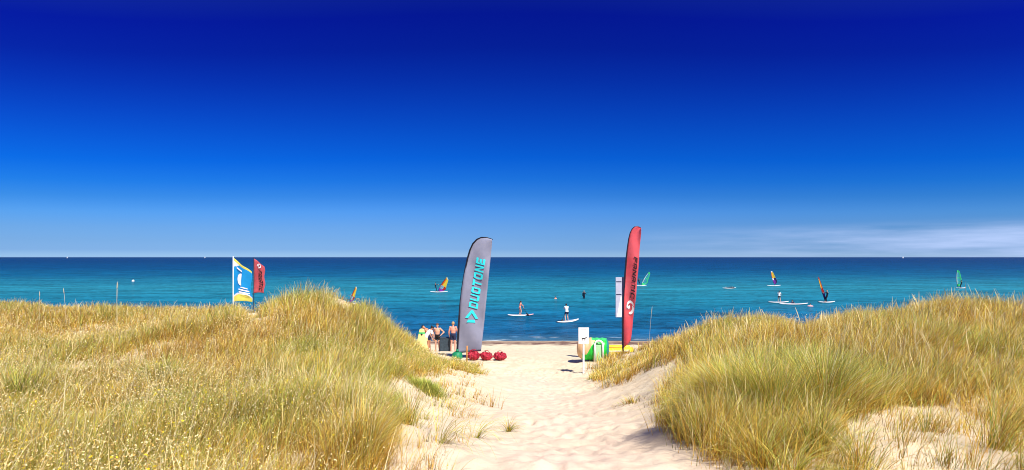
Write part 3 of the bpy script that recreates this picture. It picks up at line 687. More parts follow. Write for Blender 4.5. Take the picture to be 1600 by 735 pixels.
pm = MB(); lettering(pm, 'FANATIC', lambda a, b_: at2(.66-.0*a+.02*a-(.5-b_)*.32, lerp(.24, .93, a), -.05), w=.8, gap=.2)
tag(pm.build('lettering', M['print_black'], f2, smooth=False), 'black lettering running down the red flag')
lg = MB(); swirl(lg, lambda px, py: at2((px-396.6)/16.5, (py-lerp(404, 416.5, (px-396.6)/16.5))/(458.5-lerp(404, 416.5, (px-396.6)/16.5)), -.05), 405, 415.5, 3.6, 3.2)
tag(lg.build('emblem', M['print_white'], f2, smooth=False), 'white swirl emblem')

# ------------------------------------------------------------------ information board behind the red banner
def at_ground(px, Y): x = (px-800)/F*Y; return Vector((x, Y, float(H(x, Y))))
b = at_ground(973.5, 27); root = empty('information_board', b); tag(root, 'large white two leaf information board half hidden by the red banner', 'information board')
def wl(px, py, Y, b): return Vector(W(px, py, Y))-b
top = wl(973, 433.5, 27, b).z; bot = wl(973, 496, 27, b).z; pxm = F/27
for x0, x1 in ((962, 971.6), (975.6, 985)):
    c = Vector(((x0+x1)/2-973.5, 0, 0))/pxm; c.z = (top+bot)/2
    pn = MB().box(c, ((x1-x0)/pxm, .03, top-bot), bev=.006).build('board_panel', M['panel_grey'], root, smooth=False)
    for py in (440.5, 460.5): MB().box((c.x, -.019, wl(973, py, 27, b).z), ((x1-x0)/pxm*.86, .006, .045)).build('heading_bar', M['navy'], pn, smooth=False)
    if x0 < 970: MB().add([(c.x+.15, -.0185, bot+.03), (c.x-.10, -.0185, bot+.03), (c.x+.10, -.0185, bot+1.1), (c.x+.15, -.0185, bot+1.1)], [(0, 1, 2, 3)]).build('printed_wedge', M['print_white'], pn, smooth=False)
MB().box((0, .03, (top+.02)/2-.15), (.11, .07, top+.3), bev=.01).build('post', M['navy'], root, smooth=False)

# ------------------------------------------------------------------ the white dog sign
Ys = 19.5; b = at_ground(912, Ys); root = empty('dog_sign', b); tag(root, 'small white sign with a black dog on a slim white post', 'sign')
top = wl(912, 512, Ys, b).z; bot = wl(912, 537.5, Ys, b).z; pxm = F/Ys
pn = MB().box((0, 0, (top+bot)/2), (16.4/pxm, .012, top-bot), bev=.004).build('sign_panel', M['white'], root, smooth=False)
MB().box((0, .035, top/2-.2), (2.9/pxm, .05, top+.3), bev=.008).build('post', M['white'], root, smooth=False)
zc = lerp(top, bot, .68); dg = MB()
def flat(mb, P, y=-.0085): k = len(mb.v); mb.v += [(p[0], y, p[1]) for p in P]; mb.f.append(tuple(range(k, k+len(P)))); mb.m.append(0)
flat(dg, [(-.07, zc-.018), (.06, zc-.012), (.065, zc+.02), (.0, zc+.024), (-.07, zc+.022)]); flat(dg, [(.066, zc+.0), (.10, zc+.035), (.095, zc+.065), (.066, zc+.045)]); flat(dg, [(.101, zc+.036), (.13, zc+.04), (.128, zc+.052), (.097, zc+.062)])
for x in (-.066, -.04, .03, .05): flat(dg, [(x, zc-.019), (x+.012, zc-.0185), (x+.006, zc-.07), (x-.006, zc-.07)])
flat(dg, [(-.071, zc+.012), (-.071, zc+.022), (-.115, zc+.05), (-.118, zc+.042)])
dg.build('dog_pictogram', M['print_black'], pn, smooth=False)
ln = MB(); zl = lerp(top, bot, .47); flat(ln, [(-.17, zl), (.17, zl), (.17, zl+.008), (-.17, zl+.008)])
for k, wd_ in enumerate((.20, .24, .16)): flat(ln, [(-wd_/2, top-.08-.05*k), (wd_/2, top-.08-.05*k), (wd_/2, top-.072-.05*k), (-wd_/2, top-.072-.05*k)])
ln.build('thin_rule', mat('pale_rule', (.62,.45,.45), .7), pn, smooth=False)

# ------------------------------------------------------------------ red bags
def red_bag(px, wpx, hpx, seed, label):
    Y = 23.3; b = at_ground(px, Y); root = empty('bag', b, 0); tag(root, label, 'bag', 'red bags in a row on the sand')
    r = random.Random(seed); k = F/Y; rx, rz = wpx/2/k, hpx/k; ph = [r.uniform(0, 6.28) for _ in range(8)]
    def sh(u, v):
        a = u*2*math.pi; el = v*math.pi
        rr = 1+.09*math.sin(5*a+ph[0])+.06*math.sin(9*a+ph[1]+3*v)+.05*math.sin(14*a+ph[2]+5*v)*math.sin(el)
        z = math.cos(el); zz = (z+1)/2; prof = math.sin(el)**.72
        lum = .14*math.sin(a*2+ph[3]+2*z)+.05*math.sin(a*6+ph[5]+4*z)
        q = Vector((math.cos(a)*math.sin(el), math.sin(a)*math.sin(el), z)); nz_ = abs(mnoise.noise(q*2.2+Vector((seed*3.1, 0, 0))))*.26+abs(mnoise.noise(q*5+Vector((0, seed, 0))))*.14
        rr *= .90+nz_; rx_ = rx*.92
        return Vector((rx_*prof*rr*math.cos(a), rx_*.9*prof*rr*math.sin(a), rz*.92*(zz**.7*(1+lum*zz)*(.86+nz_))-.02))
    r0 = r.uniform(-1, 3)
    MB().grid(sh, 72, 26).build('bag_body', M['redc'], root)
    for q in range(5):
        a = q*2*math.pi/5+ph[4]; P = [sh((a % 6.283)/6.283, v)*1.012 for v in np.linspace(.08, .93, 12)]; MB().tube(P, .010, 5).build('seam', M['bag_dark'], root)
    hd = MB(); P = [Vector((.11*math.cos(t)*1.0, -.03, rz*1.0+.06*math.sin(t)-.01)) for t in np.linspace(0, math.pi, 9)]; hd.tube(P, .014, 6); hd.build('handle', M['redc'], root)
red_bag(740.2, 19.5, 15.5, 1, 'red fabric bag nearest the grey banner, tallest of the row'); red_bag(760.2, 19.5, 13.8, 5, 'red fabric bag in the middle of the row of three'); red_bag(781.2, 21.0, 13.2, 9, 'red fabric bag at the open sand end of the row')
# ------------------------------------------------------------------ stake, dark crate, green inflatable, yellow inflatable
b = at_ground(729.5, 22.6); root = MB().tube([(0,0,-.2),(0,0,.55),(.01,0,.72)], [.035,.033,.028], 8).build('wooden_stake', M['wood'], loc=b); tag(root, 'short orange wooden stake beside the grey banner', 'stake')
b = at_ground(696.5, 31.5); root = empty('storage_box', b); tag(root, 'dark grey box on the beach between the two standing men', 'box')
k = F/31.5; MB().box((0,0,.40), (17/k, .5, .80), bev=.02).build('box_body', M['dark'], root, smooth=False); MB().box((0,0,.83), (18/k, .54, .05), bev=.015).build('lid', M['dark'], root, smooth=False)
# big inflatable: drum lying across the path end, green skirt, tan end, pale handle arch
Yb = 21.5; b = at_ground(923, Yb); root = empty('inflatable_drum', b, R(-8)); tag(root, 'green and tan inflatable drum lying behind the dog sign', 'inflatable toy'); k = F/Yb
rad = 17.5/k; x0, x1 = -18/k, 24/k
def drum(u, v):
    a = u*2*math.pi; x = lerp(x0, x1, v); rr = rad*(1-.25*max(0, .14-v)/.14-.0*v)*(1+.02*math.sin(10*v*3.14)); return Vector((x, rr*math.cos(a)*.9, rad+rr*math.sin(a)))
def drumm(u, v):
    a = (u*360) % 360; front = 100 < a < 265
    if v < .12: return 1
    if 200 < a < 275 or (120 < a <= 200 and v > .28+(200-a)*.004): return 0
    if a <= 120 and a > 60 and v > .45: return 2
    return 1
MB().grid(drum, 140, 110, drumm).build('drum_skin', [M['green_pvc'], M['tan_pvc'], M['sail_green']], root)
e = MB(); e.ball((x0+.02, 0, rad), (.12, rad*.70, rad*.76), 20, 10); tag(e.build('drum_end', M['tan_pvc'], root), 'tan rounded end of the drum')
e = MB(); e.ball((x1-.02, 0, rad), (.14, rad*.90, rad*.98), 20, 10); tag(e.build('drum_end', M['teal_pvc'], root), 'dark teal end of the drum')
ar = MB(); xa = 12/k
P = [(xa-6/k, -rad*.95, .0), (xa-6/k, -rad*1.0, rad*1.5)]+[(xa+6/k*-math.cos(t), -rad*.95, rad*1.55+.16*math.sin(t)) for t in np.linspace(.2, math.pi-.2, 7)]+[(xa+6/k, -rad*1.0, rad*1.5), (xa+6/k, -rad*.95, .0)]
ar.tube(P, .045, 8); ar.build('handle_arch', M['white'], root)
MB().box((xa-.5/k, -rad*.96, rad*.78), (8/k, .03, rad*1.5), bev=.01).build('arch_panel', M['pale_green'], root, smooth=False)
Yy = 26; b = at_ground(962, Yy); root = empty('inflatable_raft', b, R(4)); k = F/Yy; tag(root, 'yellow inflatable raft on the sand behind the red banner pole', 'inflatable toy')
for yy in (-.38, .38): MB().tube([(-18/k, yy, .2), (-16/k, yy, .22), (16/k, yy, .22), (20/k, yy, .26), (24/k, yy*.6, .34)], [.10, .2, .2, .18, .08], 14).build('side_tube', M['yellow_pvc'], root)
MB().tube([(-15/k, 0, .28), (15/k, 0, .28)], [.30, .30], 14, ry=[.1, .1], side=(0, 1, 0)).build('raft_floor', M['orange'], root)
MB().tube([(-17/k, -.60, .28), (17/k, -.60, .28)], .03, 6).build('grab_line', M['white'], root)
MB().tube([(-24/k, .0, .22), (-17.8/k, 0, .22)], [.20, .22], 14).build('bow_tube', M['pale_green'], root)

b = at_ground(659, 28.5); root = empty('standing_board', b); k = F/28.5; tag(root, 'yellow tapered board with a green band standing upright in the grass', 'board')
def sbd(a, c):
    z = a*(565-522)/k*.95; hw = lerp(12, 4.0, min(a, .93)/.93)/k*(1 if a < .93 else math.sqrt(max(0, 1-((a-.93)/.075)**2))); q = c*2*math.pi; return Vector((hw*math.cos(q), .05*math.sin(q), z-.1))
MB().grid(sbd, 30, 16, lambda a, c: 1 if .80 < a < .88 else 0).build('board_body', [M['yellow'], M['sail_green']], root)
MB().ball((0, -.052, 1.03), (.06, .008, .06), 12, 6).build('dark_plug', M['black'], root)
# ------------------------------------------------------------------ people
def remesh(o, vox):
    m_ = o.modifiers.new('r', 'REMESH'); m_.mode = 'VOXEL'; m_.voxel_size = vox; m_.use_smooth_shade = True
    s = o.modifiers.new('s', 'SMOOTH'); s.factor = .5; s.iterations = 2
    dg_ = bpy.context.evaluated_depsgraph_get(); me2 = bpy.data.meshes.new_from_object(o.evaluated_get(dg_)); old = o.data; o.modifiers.clear()
    mats = list(old.materials); o.data = me2; me2.name = old.name
    me2.materials.clear(); [me2.materials.append(x) for x in mats]
    me2.polygons.foreach_set('use_smooth', [True]*len(me2.polygons)); return o
BASE = dict(pelvis=(0,0,.95), waist=(0,.01,1.08), chest=(0,.0,1.30), neck=(0,-.01,1.475), head=(0,.012,1.63),
  shL=(-.175,-.01,1.42), elL=(-.235,-.02,1.13), wrL=(-.25,.04,.88), shR=(.175,-.01,1.42), elR=(.235,-.02,1.13), wrR=(.25,.04,.88),
  hpL=(-.09,0,.90), knL=(-.11,.02,.49), anL=(-.12,-.02,.08), hpR=(.09,0,.90), knR=(.11,.02,.49), anR=(.12,-.02,.08))
def person(loc, rz, h, label, skin, pose={}, wear=(), hair=('hair_brown', 'short'), vox=.014, female=False, cap=None, group=None, sink=None):
    J = {k_: Vector(v) for k_, v in BASE.items()}; J.update({k_: Vector(v) for k_, v in pose.items()})
    s = h/1.75; tw = .88 if female else 1.0
    o_side = (J['shR']-J['shL']).normalized()
    def limb(mb, a, b_, ra, rb, mid=None):
        A, B = J[a], J[b_]; mb.tube([A, A.lerp(B, .35), A.lerp(B, .7), B], [ra, (mid or ra)*.98, lerp(mid or ra, rb, .6), rb], 10); mb.ball(A, ra, 10, 6); mb.ball(B, rb, 10, 6)
    def torso(mb, g=0, lo=0, hi=1):
        p, wa, c, n_ = J['pelvis'], J['waist'], J['chest'], J['neck']
        P = [p+(p-wa)*.45, p, wa, wa.lerp(c, .5), c, c.lerp(n_, .55), n_]; rx = [.115, .165*(1.04 if female else 1), .135*tw, .15*tw, .172*tw, .15*tw, .055]; ry = [.09, .115, .10, .108, .118, .095, .055]
        i0, i1 = int(lo*6), int(hi*6); mb.tube(P[i0:i1+1], [q+g for q in rx[i0:i1+1]], 18, side=o_side, ry=[q+g for q in ry[i0:i1+1]])
    m_ = MB(); torso(m_)
    if female:
        up = (J['chest']-J['waist']).normalized(); f_ = up.cross(o_side).normalized()
        for sx in (-1, 1): m_.ball(J['chest']+o_side*.075*sx-f_*-.0+up.cross(-o_side)*-.085, .055, 10, 8)
    m_.tube([J['chest'].lerp(J['neck'], .8), J['neck'], J['neck'].lerp(J['head'], .6)], [.062, .052, .05], 10)
    hd = J['head']; ha = (J['head']-J['neck']); ha.normalize()
    yaw = Matrix.Identity(3); q = Vector((0, 0, 1)).rotation_difference(ha).to_matrix()
    m_.ball(hd+q@Vector((0, -.005, .018)), (.076, .094, .105), 16, 12, M=q); m_.ball(hd+q@Vector((0, .028, -.055)), (.052, .058, .052), 12, 8, M=q)
    m_.ball(hd+q@Vector((0, .098, -.012)), (.013, .02, .024), 8, 6, M=q); m_.ball(hd+q@Vector((0, .084, -.052)), (.024, .012, .008), 8, 6, M=q)
    for sx in (-1, 1): m_.ball(hd+q@Vector((.079*sx, -.008, -.005)), (.012, .02, .03), 8, 6, M=q)
    for sx in 'LR':
        g_ = 1 if not female else .85
        m_.ball(J['sh'+sx], .068*g_, 10, 8); m_.tube([J['chest'].lerp(J['neck'], .45), J['sh'+sx]], [.08, .062*g_], 10)
        limb(m_, 'sh'+sx, 'el'+sx, .055*g_, .04*g_, .056*g_); limb(m_, 'el'+sx, 'wr'+sx, .042*g_, .028*g_, .044*g_)
        d = (J['wr'+sx]-J['el'+sx]).normalized(); pal = J['wr'+sx]+d*.055; m_.tube([J['wr'+sx], pal, pal+d*.035], [.028, .042, .040], 10, side=(0, 1, .1), ry=[.024, .018, .015])
        side = Vector((0, 1, 0)); side = (side-d*side.dot(d)).normalized(); inn = d.cross(side)*(1 if sx == 'L' else -1)
        for i, (o_, l_) in enumerate(((.03, .068), (.010, .078), (-.010, .072), (-.03, .055))):
            a = pal+d*.03+side*o_; bq = a+d*l_*.5+inn*.008; c_ = bq+d*l_*.4+inn*.024; m_.tube([a, bq, c_], [.0095, .009, .0075], 6)
        a = J['wr'+sx]+d*.03+side*.03; m_.tube([a, a+side*.03+d*.03, a+side*.036+d*.062+inn*.01], [.013, .011, .009], 6)
        limb(m_, 'hp'+sx, 'kn'+sx, .085, .052, .082); limb(m_, 'kn'+sx, 'an'+sx, .054, .036, .056)
        f = J['an'+sx]; m_.tube([f+Vector((0, -.045, -.03)), f+Vector((0, .03, -.03)), f+Vector((.012*(1 if sx == 'R' else -1), .13, -.055)), f+Vector((.015*(1 if sx == 'R' else -1), .185, -.062))], [.03, .038, .042, .028], 10, side=(1, 0, 0), ry=[.032, .04, .022, .014])
    root = m_.build('person', M[skin]); remesh(root, vox)
    for sx in (-1, 1): MB().ball(hd+q@Vector((.03*sx, .083, .012)), (.011, .009, .008), 8, 6, M=q).build('eye', M['eye'], root)
    for wname, wm in wear:
        g_ = MB()
        if wname in ('shorts', 'trunks', 'bikini_bottom'):
            torso(g_, .012, 0, .34 if wname != 'bikini_bottom' else .2)
            fr = {'shorts': .5, 'trunks': .42, 'bikini_bottom': .08}[wname]
            for sx in 'LR': A = J['hp'+sx]; B = A.lerp(J['kn'+sx], fr); g_.ball(A, .098, 10, 8); g_.tube([A, B], [.098, .092 if wname == 'shorts' else .088], 12)
        if wname == 'shirt':
            torso(g_, .022, .0, .9); 
            for sx in 'LR': A = J['sh'+sx]; g_.ball(A, .082, 10, 8); g_.tube([J['chest'].lerp(J['neck'], .4), A, A.lerp(J['el'+sx], .6)], [.10, .082, .078], 10)
        if wname == 'bikini_top': torso(g_, .010, .62, .7); g_.tube([J['chest'].lerp(J['waist'], .12), J['chest'].lerp(J['neck'], .05)], [.182*tw, .18*tw], 16, side=o_side, ry=[.13, .128])
        if wname == 'vest': torso(g_, .045, .3, .9)
        if wname == 'dress':
            torso(g_, .02, .0, .85); c0_ = J['pelvis']; g_.tube([J['waist'], c0_, c0_+Vector((0, .02, -.25)), c0_+Vector((0, .03, -.48))], [.15, .185, .23, .27], 18, side=o_side, ry=[.12, .15, .19, .22])
        if wname in ('wetsuit', 'shorty'):
            torso(g_, .008); A = J['neck']
            for sx in 'LR':
                for a, b_, r1, r2 in (('sh', 'el', .066, .05), ('el', 'wr', .05, .036), ('hp', 'kn', .095, .064), ('kn', 'an', .064, .046)):
                    if wname == 'shorty' and a in ('el', 'kn'): continue
                    A, B = J[a+sx], J[b_+sx]; g_.tube([A, A.lerp(B, .5), B], [r1, r1*.97, r2], 10); g_.ball(A, r1, 10, 6); g_.ball(B, r2, 10, 6)
                g_.tube([J['chest'].lerp(J['neck'], .45), J['sh'+sx]], [.09, .075], 10)
        c_ = g_.build(wname, M[wm], root); remesh(c_, vox)
    if hair:
        hm, st = hair; hm_ = MB(); tip = {'short': -.02, 'long': -.02, 'bun': -.02}[st]
        def hs(u, v):
            a = u*2*math.pi; e_ = v*math.pi*.60; back = .5-.5*math.sin(a); e_ = e_*(0.62+.62*back)
            return hd+q@Vector((.085*math.sin(e_)*math.cos(a), -.010+.104*math.sin(e_)*math.sin(a), .022+.115*math.cos(e_)))
        hm_.grid(hs, 24, 10)
        if st == 'long': hm_.tube([hd+q@Vector((0, -.08, .03)), hd+q@Vector((0, -.10, -.08)), hd+q@Vector((0, -.09, -.22))], [.06, .07, .03], 10, side=(1, 0, 0), ry=[.03, .035, .02])
        if st == 'bun': hm_.ball(hd+q@Vector((0, -.11, .07)), .045, 10, 8)
        hm_.build('hair', M[hm], root, solid=.006)
    if cap:
        cp = MB(); cp.grid(lambda u, v: hd+q@Vector((.09*math.sin(v*1.5)*math.cos(u*6.2832), -.006+.108*math.sin(v*1.5)*math.sin(u*6.2832), .03+.11*math.cos(v*1.5))), 24, 8)
        cp.grid(lambda u, v: hd+q@Vector((.08*math.cos(u*math.pi)*(1+.1*v), .03+(.07+.08*v)*math.sin(u*math.pi), .045-.02*v)), 12, 3); cp.build('cap', M[cap], root, solid=.006)
    root.location = loc; root.rotation_euler = (0, 0, rz); root.scale = (s, s, s); tag(root, label, 'person', group); return root
def up(py_foot): pass
g = lambda px, Y, dz=0: (lambda p: p+Vector((0, 0, dz)))(at_ground(px, Y))
HIPS = dict(elL=(-.40,-.10,1.20), wrL=(-.235,.03,1.02), elR=(.30,-.12,1.16), wrR=(.22,.02,.98))
person(g(683.5, 32), R(168), 1.74, 'bare chested person in short black trunks with hands on hips on the beach', 'skin', HIPS, [('trunks', 'black')], ('hair_brown', 'short'), .010)
person(g(708, 31), R(-12), 1.80, 'bare backed person in navy shorts standing close to the grey banner', 'skin_red', dict(elL=(-.26,.0,1.13), wrL=(-.27,.10,.92), elR=(.26,.05,1.14), wrR=(.20,.22,.98)), [('shorts', 'navy')], ('hair_fair', 'short'), .010)
BEND = dict(pelvis=(0,0,.93), waist=(0,.08,1.06), chest=(0,.24,1.23), neck=(0,.35,1.36), head=(0,.44,1.47), shL=(-.17,.33,1.30), shR=(.17,.33,1.30), elL=(-.20,.40,1.02), elR=(.20,.40,1.02), wrL=(-.16,.50,.78), wrR=(.16,.50,.78))
person(g(665, 31), R(-60), 1.66, 'person bending forward in a white top beside the yellow board', 'skin_tan', BEND, [('shirt', 'shirt_white'), ('shorts', 'yellow')], ('hair_dark', 'bun'), .011, female=True)
person(g(670.5, 32.3), R(75), 1.74, 'person in a black cap leaning over towards the yellow board', 'skin_tan', dict(BEND, head=(0,.40,1.50), waist=(0,.05,1.07), chest=(0,.14,1.27), neck=(0,.22,1.42), shL=(-.17,.2,1.36), shR=(.17,.2,1.36)), [('trunks', 'navy')], None, .011, cap='black')
# boards: outline (half width by length fraction)
def board_mesh(L_, W_, T_, rocker=.10, n=28, nose=.5):
    m_ = MB()
    def prof(t): return (max(0, math.sin(math.pi*min(max(t, 0), 1)**.85)))**.55
    def f(i, j):
        t = i; y = (t-.5)*L_; hw = max(prof(.02+.96*t), .05)*W_/2; z = rocker*(abs(t-.45)/.55)**2.5; a = j*2*math.pi; return Vector((y, hw*math.cos(a), z+T_/2*math.sin(a)*(.6+.4*prof(t))+T_*.5))
    m_.grid(f, n, 16, lambda u, v: 1 if u > .80 else 0)
    k = len(m_.v); m_.v += [tuple(f(0, .0)*1), tuple(f(1, 0)*1)]
    return m_
def paddle_board(px, Y, L_, rz, label, mats, group='paddle boards on the water', name='paddle_board', z=-.02):
    root = empty(name, (((px-800)/F*Y), Y, z), rz); tag(root, label, 'paddle board', group)
    board_mesh(L_, .78, .13, .14).build('board_deck', mats, root); MB().box((.1*L_, 0, .139), (L_*.38, .55, .006)).build('deck_pad', M['grey'], root, smooth=False)
    MB().add([(-L_*.42, -.006, 0), (-L_*.36, -.006, 0), (-L_*.42, -.006, -.2), (-L_*.42, .006, 0), (-L_*.36, .006, 0), (-L_*.42, .006, -.2)], [(0,1,2),(5,4,3),(0,3,4,1),(1,4,5,2),(2,5,3,0)]).build('fin', M['black'], root, smooth=False); return root
def paddle(top, bottom, label, parent=None):
    t_, b_ = Vector(top), Vector(bottom); root = empty('paddle', b_); tag(root, label, 'paddle', 'paddles held by the paddlers'); d = (t_-b_); n_ = d.normalized()
    MB().tube([n_*.35, d], .018, 6).build('shaft', M['black'], root); MB().tube([(0,0,0), n_*.12, n_*.38, n_*.45], [.06, .11, .08, .02], 10, ry=[.01, .014, .012, .015], side=(1, 0, 0)).build('blade', M['black'], root)
    MB().tube([d+Vector((-.06, 0, 0)), d+Vector((.06, 0, 0))], .02, 6).build('grip', M['black'], root); return root
SUPP = dict(knL=(-.14,.10,.50), knR=(.14,.10,.50), anL=(-.15,.0,.08), anR=(.15,.0,.08), pelvis=(0,-.04,.92), hpL=(-.09,-.03,.88), hpR=(.09,-.03,.88), waist=(0,0,1.05), chest=(0,.06,1.27), neck=(0,.08,1.44), head=(0,.11,1.59),
  shL=(-.17,.08,1.38), shR=(.17,.08,1.38), elL=(-.20,.26,1.18), wrL=(-.02,.42,1.16), elR=(.24,.24,1.15), wrR=(.22,.36,.92))
def onwater(px, Y, z): return Vector(((px-800)/F*Y, Y, z))
Y1 = 58.5
paddle_board(813.5, Y1, 2.95, R(4), 'white paddle board with pink tip under the person in a bikini', [M['board'], M['board_pink']])
person(onwater(812.5, Y1, .10), R(-60), 1.62, 'person in a pink bikini standing on a paddle board', 'skin', SUPP, [('bikini_bottom', 'pink'), ('bikini_top', 'pink')], ('hair_dark', 'long'), .018, female=True)
paddle(onwater(815.5, Y1-.2, 1.15), onwater(826, Y1-.4, .0), 'black paddle angled into the water by the person in a bikini')
Y2 = 53.0
paddle_board(887, Y2, 3.1, R(38), 'white paddle board set at an angle under the person in a white shirt', [M['board'], M['board']])
person(onwater(885.5, Y2, .11), R(20), 1.80, 'person in a white shirt and dark shorts standing on a paddle board', 'skin', SUPP, [('shirt', 'shirt_white'), ('shorts', 'navy')], ('hair_dark', 'short'), .018)
paddle(onwater(884, Y2+.2, 1.2), onwater(877.5, Y2-.3, -.02), 'black paddle beside the person in the white shirt')
Y3 = 75.5
paddle_board(1216.5, Y3, 3.0, R(2), 'white paddle board under the standing paddler in dark shorts', [M['board'], M['board']])
person(onwater(1217.5, Y3, .11), R(-30), 1.66, 'long haired paddler in dark shorts standing beside a second board', 'skin', dict(SUPP, head=(0,.10,1.60)), [('shirt', 'shirt_white'), ('shorts', 'black')], ('hair_dark', 'long'), .02, female=True)
paddle_board(1240, 72.6, 3.9, R(-3), 'long white board with a swimmer leaning behind it', [M['board'], M['board']])
person(onwater(1238, 73.5, -1.05), R(180), 1.6, 'dark haired swimmer chest deep beside the long white board', 'skin_tan', dict(elL=(-.3,.15,1.22), wrL=(-.2,.36,1.20), elR=(.3,.15,1.22), wrR=(.2,.36,1.20)), [('shirt', 'navy')], ('hair_dark', 'short'), .02)
person(onwater(1266, 70.0, -1.30), R(150), 1.65, 'swimmer low in the water right of the long white board', 'skin', {}, (), ('hair_dark', 'short'), .02)
sb = MB(); sb.ball((0,0,0), (.42, .2, .12), 14, 8); tag(sb.build('swim_float', M['board_pink'], loc=onwater(1266, 69.6, .03)), 'pale float in front of the low swimmer', 'float')
person(onwater(912.5, 82.5, -.45), R(-25), 1.75, 'person in a dark wetsuit wading alone in the water', 'skin', dict(elR=(.36,.0,1.2), wrR=(.30,.12,1.08)), [('wetsuit', 'wetsuit')], ('hair_fair', 'short'), .02)
person(onwater(868, 82, -1.28), R(30), 1.7, 'swimmer with only shoulders showing left of the wading person', 'skin_red', {}, (), ('hair_brown', 'short'), .02)
# person lying on a board
Y4 = 109.5
paddle_board(1139.5, Y4, 2.9, R(3), 'white board carrying a prone surfer in a dark wetsuit', [M['board'], M['board']])
lie = person(onwater(1139.5, Y4, .24), 0, 1.7, 'surfer in a dark wetsuit lying flat on a white board', 'skin', dict(elL=(-.25,.1,1.6), wrL=(-.2,.15,1.85), elR=(.25,.1,1.6), wrR=(.2,.15,1.85)), [('wetsuit', 'wetsuit')], ('hair_dark', 'short'), .025)
lie.rotation_euler = (R(-90), 0, R(-88)); lie.location = onwater(1134, Y4, .28)

# ------------------------------------------------------------------ windsurfers
def windsurfer(Y, board_px, foot_px, tip_px, tip_py, clew, style, blabel, lean=0, bl=2.6, belly=.25, gname='sailboards on the water', sail_w=1.0):
    """board with its rig; foot / tip / clew in metres from directions and distance"""
    b = onwater(board_px, Y, -.02); root = empty('sailboard', b); tag(root, blabel, 'sailboard', gname)
    hull = board_mesh(bl, .7, .15, .12); hull.build('hull', [M['board'], M['board']], root)
    MB().box((-.2, 0, .155), (bl*.3, .5, .006)).build('deck_pad', M['grey'], root, smooth=False)
    ft_ = Vector(((foot_px-board_px)/F*Y, 0, .15)); tp = Vector(W(tip_px, tip_py, Y))-b; tp.y = lean
    cl = Vector(W(*clew, Y))-b; cl.y = lean*.4
    ax_ = tp-ft_; side = cl-ft_; side = side-ax_*(side.dot(ax_)/ax_.dot(ax_)); side_n = side.normalized(); nrm = ax_.cross(side_n).normalized()
    SW = side.length; frac = (cl-ft_).dot(ax_)/ax_.dot(ax_)
    def mast(t): return ft_+ax_*t-side_n*SW*.16*math.sin(math.pi*t)
    MB().tube([mast(t) for t in np.linspace(0, 1, 9)], [lerp(.03, .014, t) for t in np.linspace(0, 1, 9)], 8).build('mast', M['pole'], root)
    def chord(t):
        return SW*sail_w*(np.interp(t, [.06, frac*.55, frac, .5, .8, .95, 1.0], [.35, .75, 1.0, .86, .60, .42, .12]))
    def sp(u, v, off=0):
        t = lerp(.07, 1.0, v); w_ = chord(t); return mast(t)+side_n*w_*u+nrm*(belly*w_*math.sin(math.pi*u)*.5+off)
    n1, n2 = 12, 22
    if style == 'orange':
        ml = [M['orange'], M['sail_yellow'], M['sail_red'], M['purple'], M['film_clear'], M['flag_white']]
        def mf(u, v):
            if v > .90: return 5 if u > .4 else 1
            if v < .20: return 3
            if v < .42: return 4 if .12 < u < .6 else (0 if u <= .12 else 2)
            if u < .34+.2*(v-.42): return 2 if u < .16 else 0
            return 1
    elif style == 'purple':
        ml = [M['orange'], M['sail_yellow'], M['sail_red'], M['purple'], M['sail_navy'], M['flag_white']]
        def mf(u, v):
            if v > .92: return 5
            if v < .30: return 3 if u < .7 else 4
            if v < .46: return 4 if u > .4 else 5
            return 1 if u > .35 else 0
    elif style == 'flame':
        ml = [M['orange'], M['sail_yellow'], M['sail_red'], M['purple'], M['sail_navy'], M['flag_white']]
        def mf(u, v):
            if v < .34: return 4 if u < .5 else 3
            if v > .93: return 2
            if v < .5: return 2
            return 1 if u < .45 else (0 if u < .8 else 2)
    else:
        ml = [M['film_green'], M['sail_green'], M['film_clear'], M['flag_white']]
        def mf(u, v):
            if v > .88 or u > .84 or v < .13: return 1
            if u < .13: return 3
            if abs(v-.52) < .03: return 1
            return 0
    sl = MB().grid(sp, n1, n2, mf).build('sail', ml, root, solid=.003)
    for v in (.45, .62, .78): MB().tube([sp(u, v, .01) for u in np.linspace(0, 1, 6)], .008, 5).build('batten', M['grey'], sl)
    vb = max((frac-.07)/.93, .12)
    bm = MB()
    bm.tube([sp(u, vb, -(.02+.20*math.sin(math.pi*u))) for u in np.linspace(-.06, 1.04, 9)]+[sp(u, vb, (.02+.20*math.sin(math.pi*u))) for u in np.linspace(1.04, -.06, 9)], .016, 6)
    bm.build('boom', M['pole'], root)
    return root, sp
SURF = dict(knL=(-.16,.06,.50), knR=(.16,.06,.50), anL=(-.20,.05,.08), anR=(.20,.05,.08), pelvis=(0,-.12,.90), hpL=(-.09,-.10,.86), hpR=(.09,-.10,.86), waist=(0,-.14,1.03), chest=(0,-.16,1.25), neck=(0,-.15,1.42), head=(0,-.12,1.57),
  shL=(-.17,-.15,1.36), shR=(.17,-.15,1.36), elL=(-.20,.10,1.28), wrL=(-.17,.34,1.30), elR=(.20,.10,1.28), wrR=(.17,.34,1.30))
gp = 'windsurfers standing on their boards'
windsurfer(97.5, 686, 683.8, 698, 433.5, (696.5, 452.5), 'orange', 'sailboard with an orange and yellow sail left of the grey banner', bl=3.3, sail_w=1.15)
person(onwater(681.5, 97.8, .12), R(-80), 1.75, 'windsurfer in black holding the orange and yellow sail', 'skin', SURF, [('wetsuit', 'wetsuit')], ('hair_dark', 'short'), .025, group=gp)
windsurfer(119, 1002, 1001.5, 1014, 425, (1012, 442.5), 'green', 'sailboard with a clear green edged sail just right of the red banner', bl=2.4, sail_w=1.1)
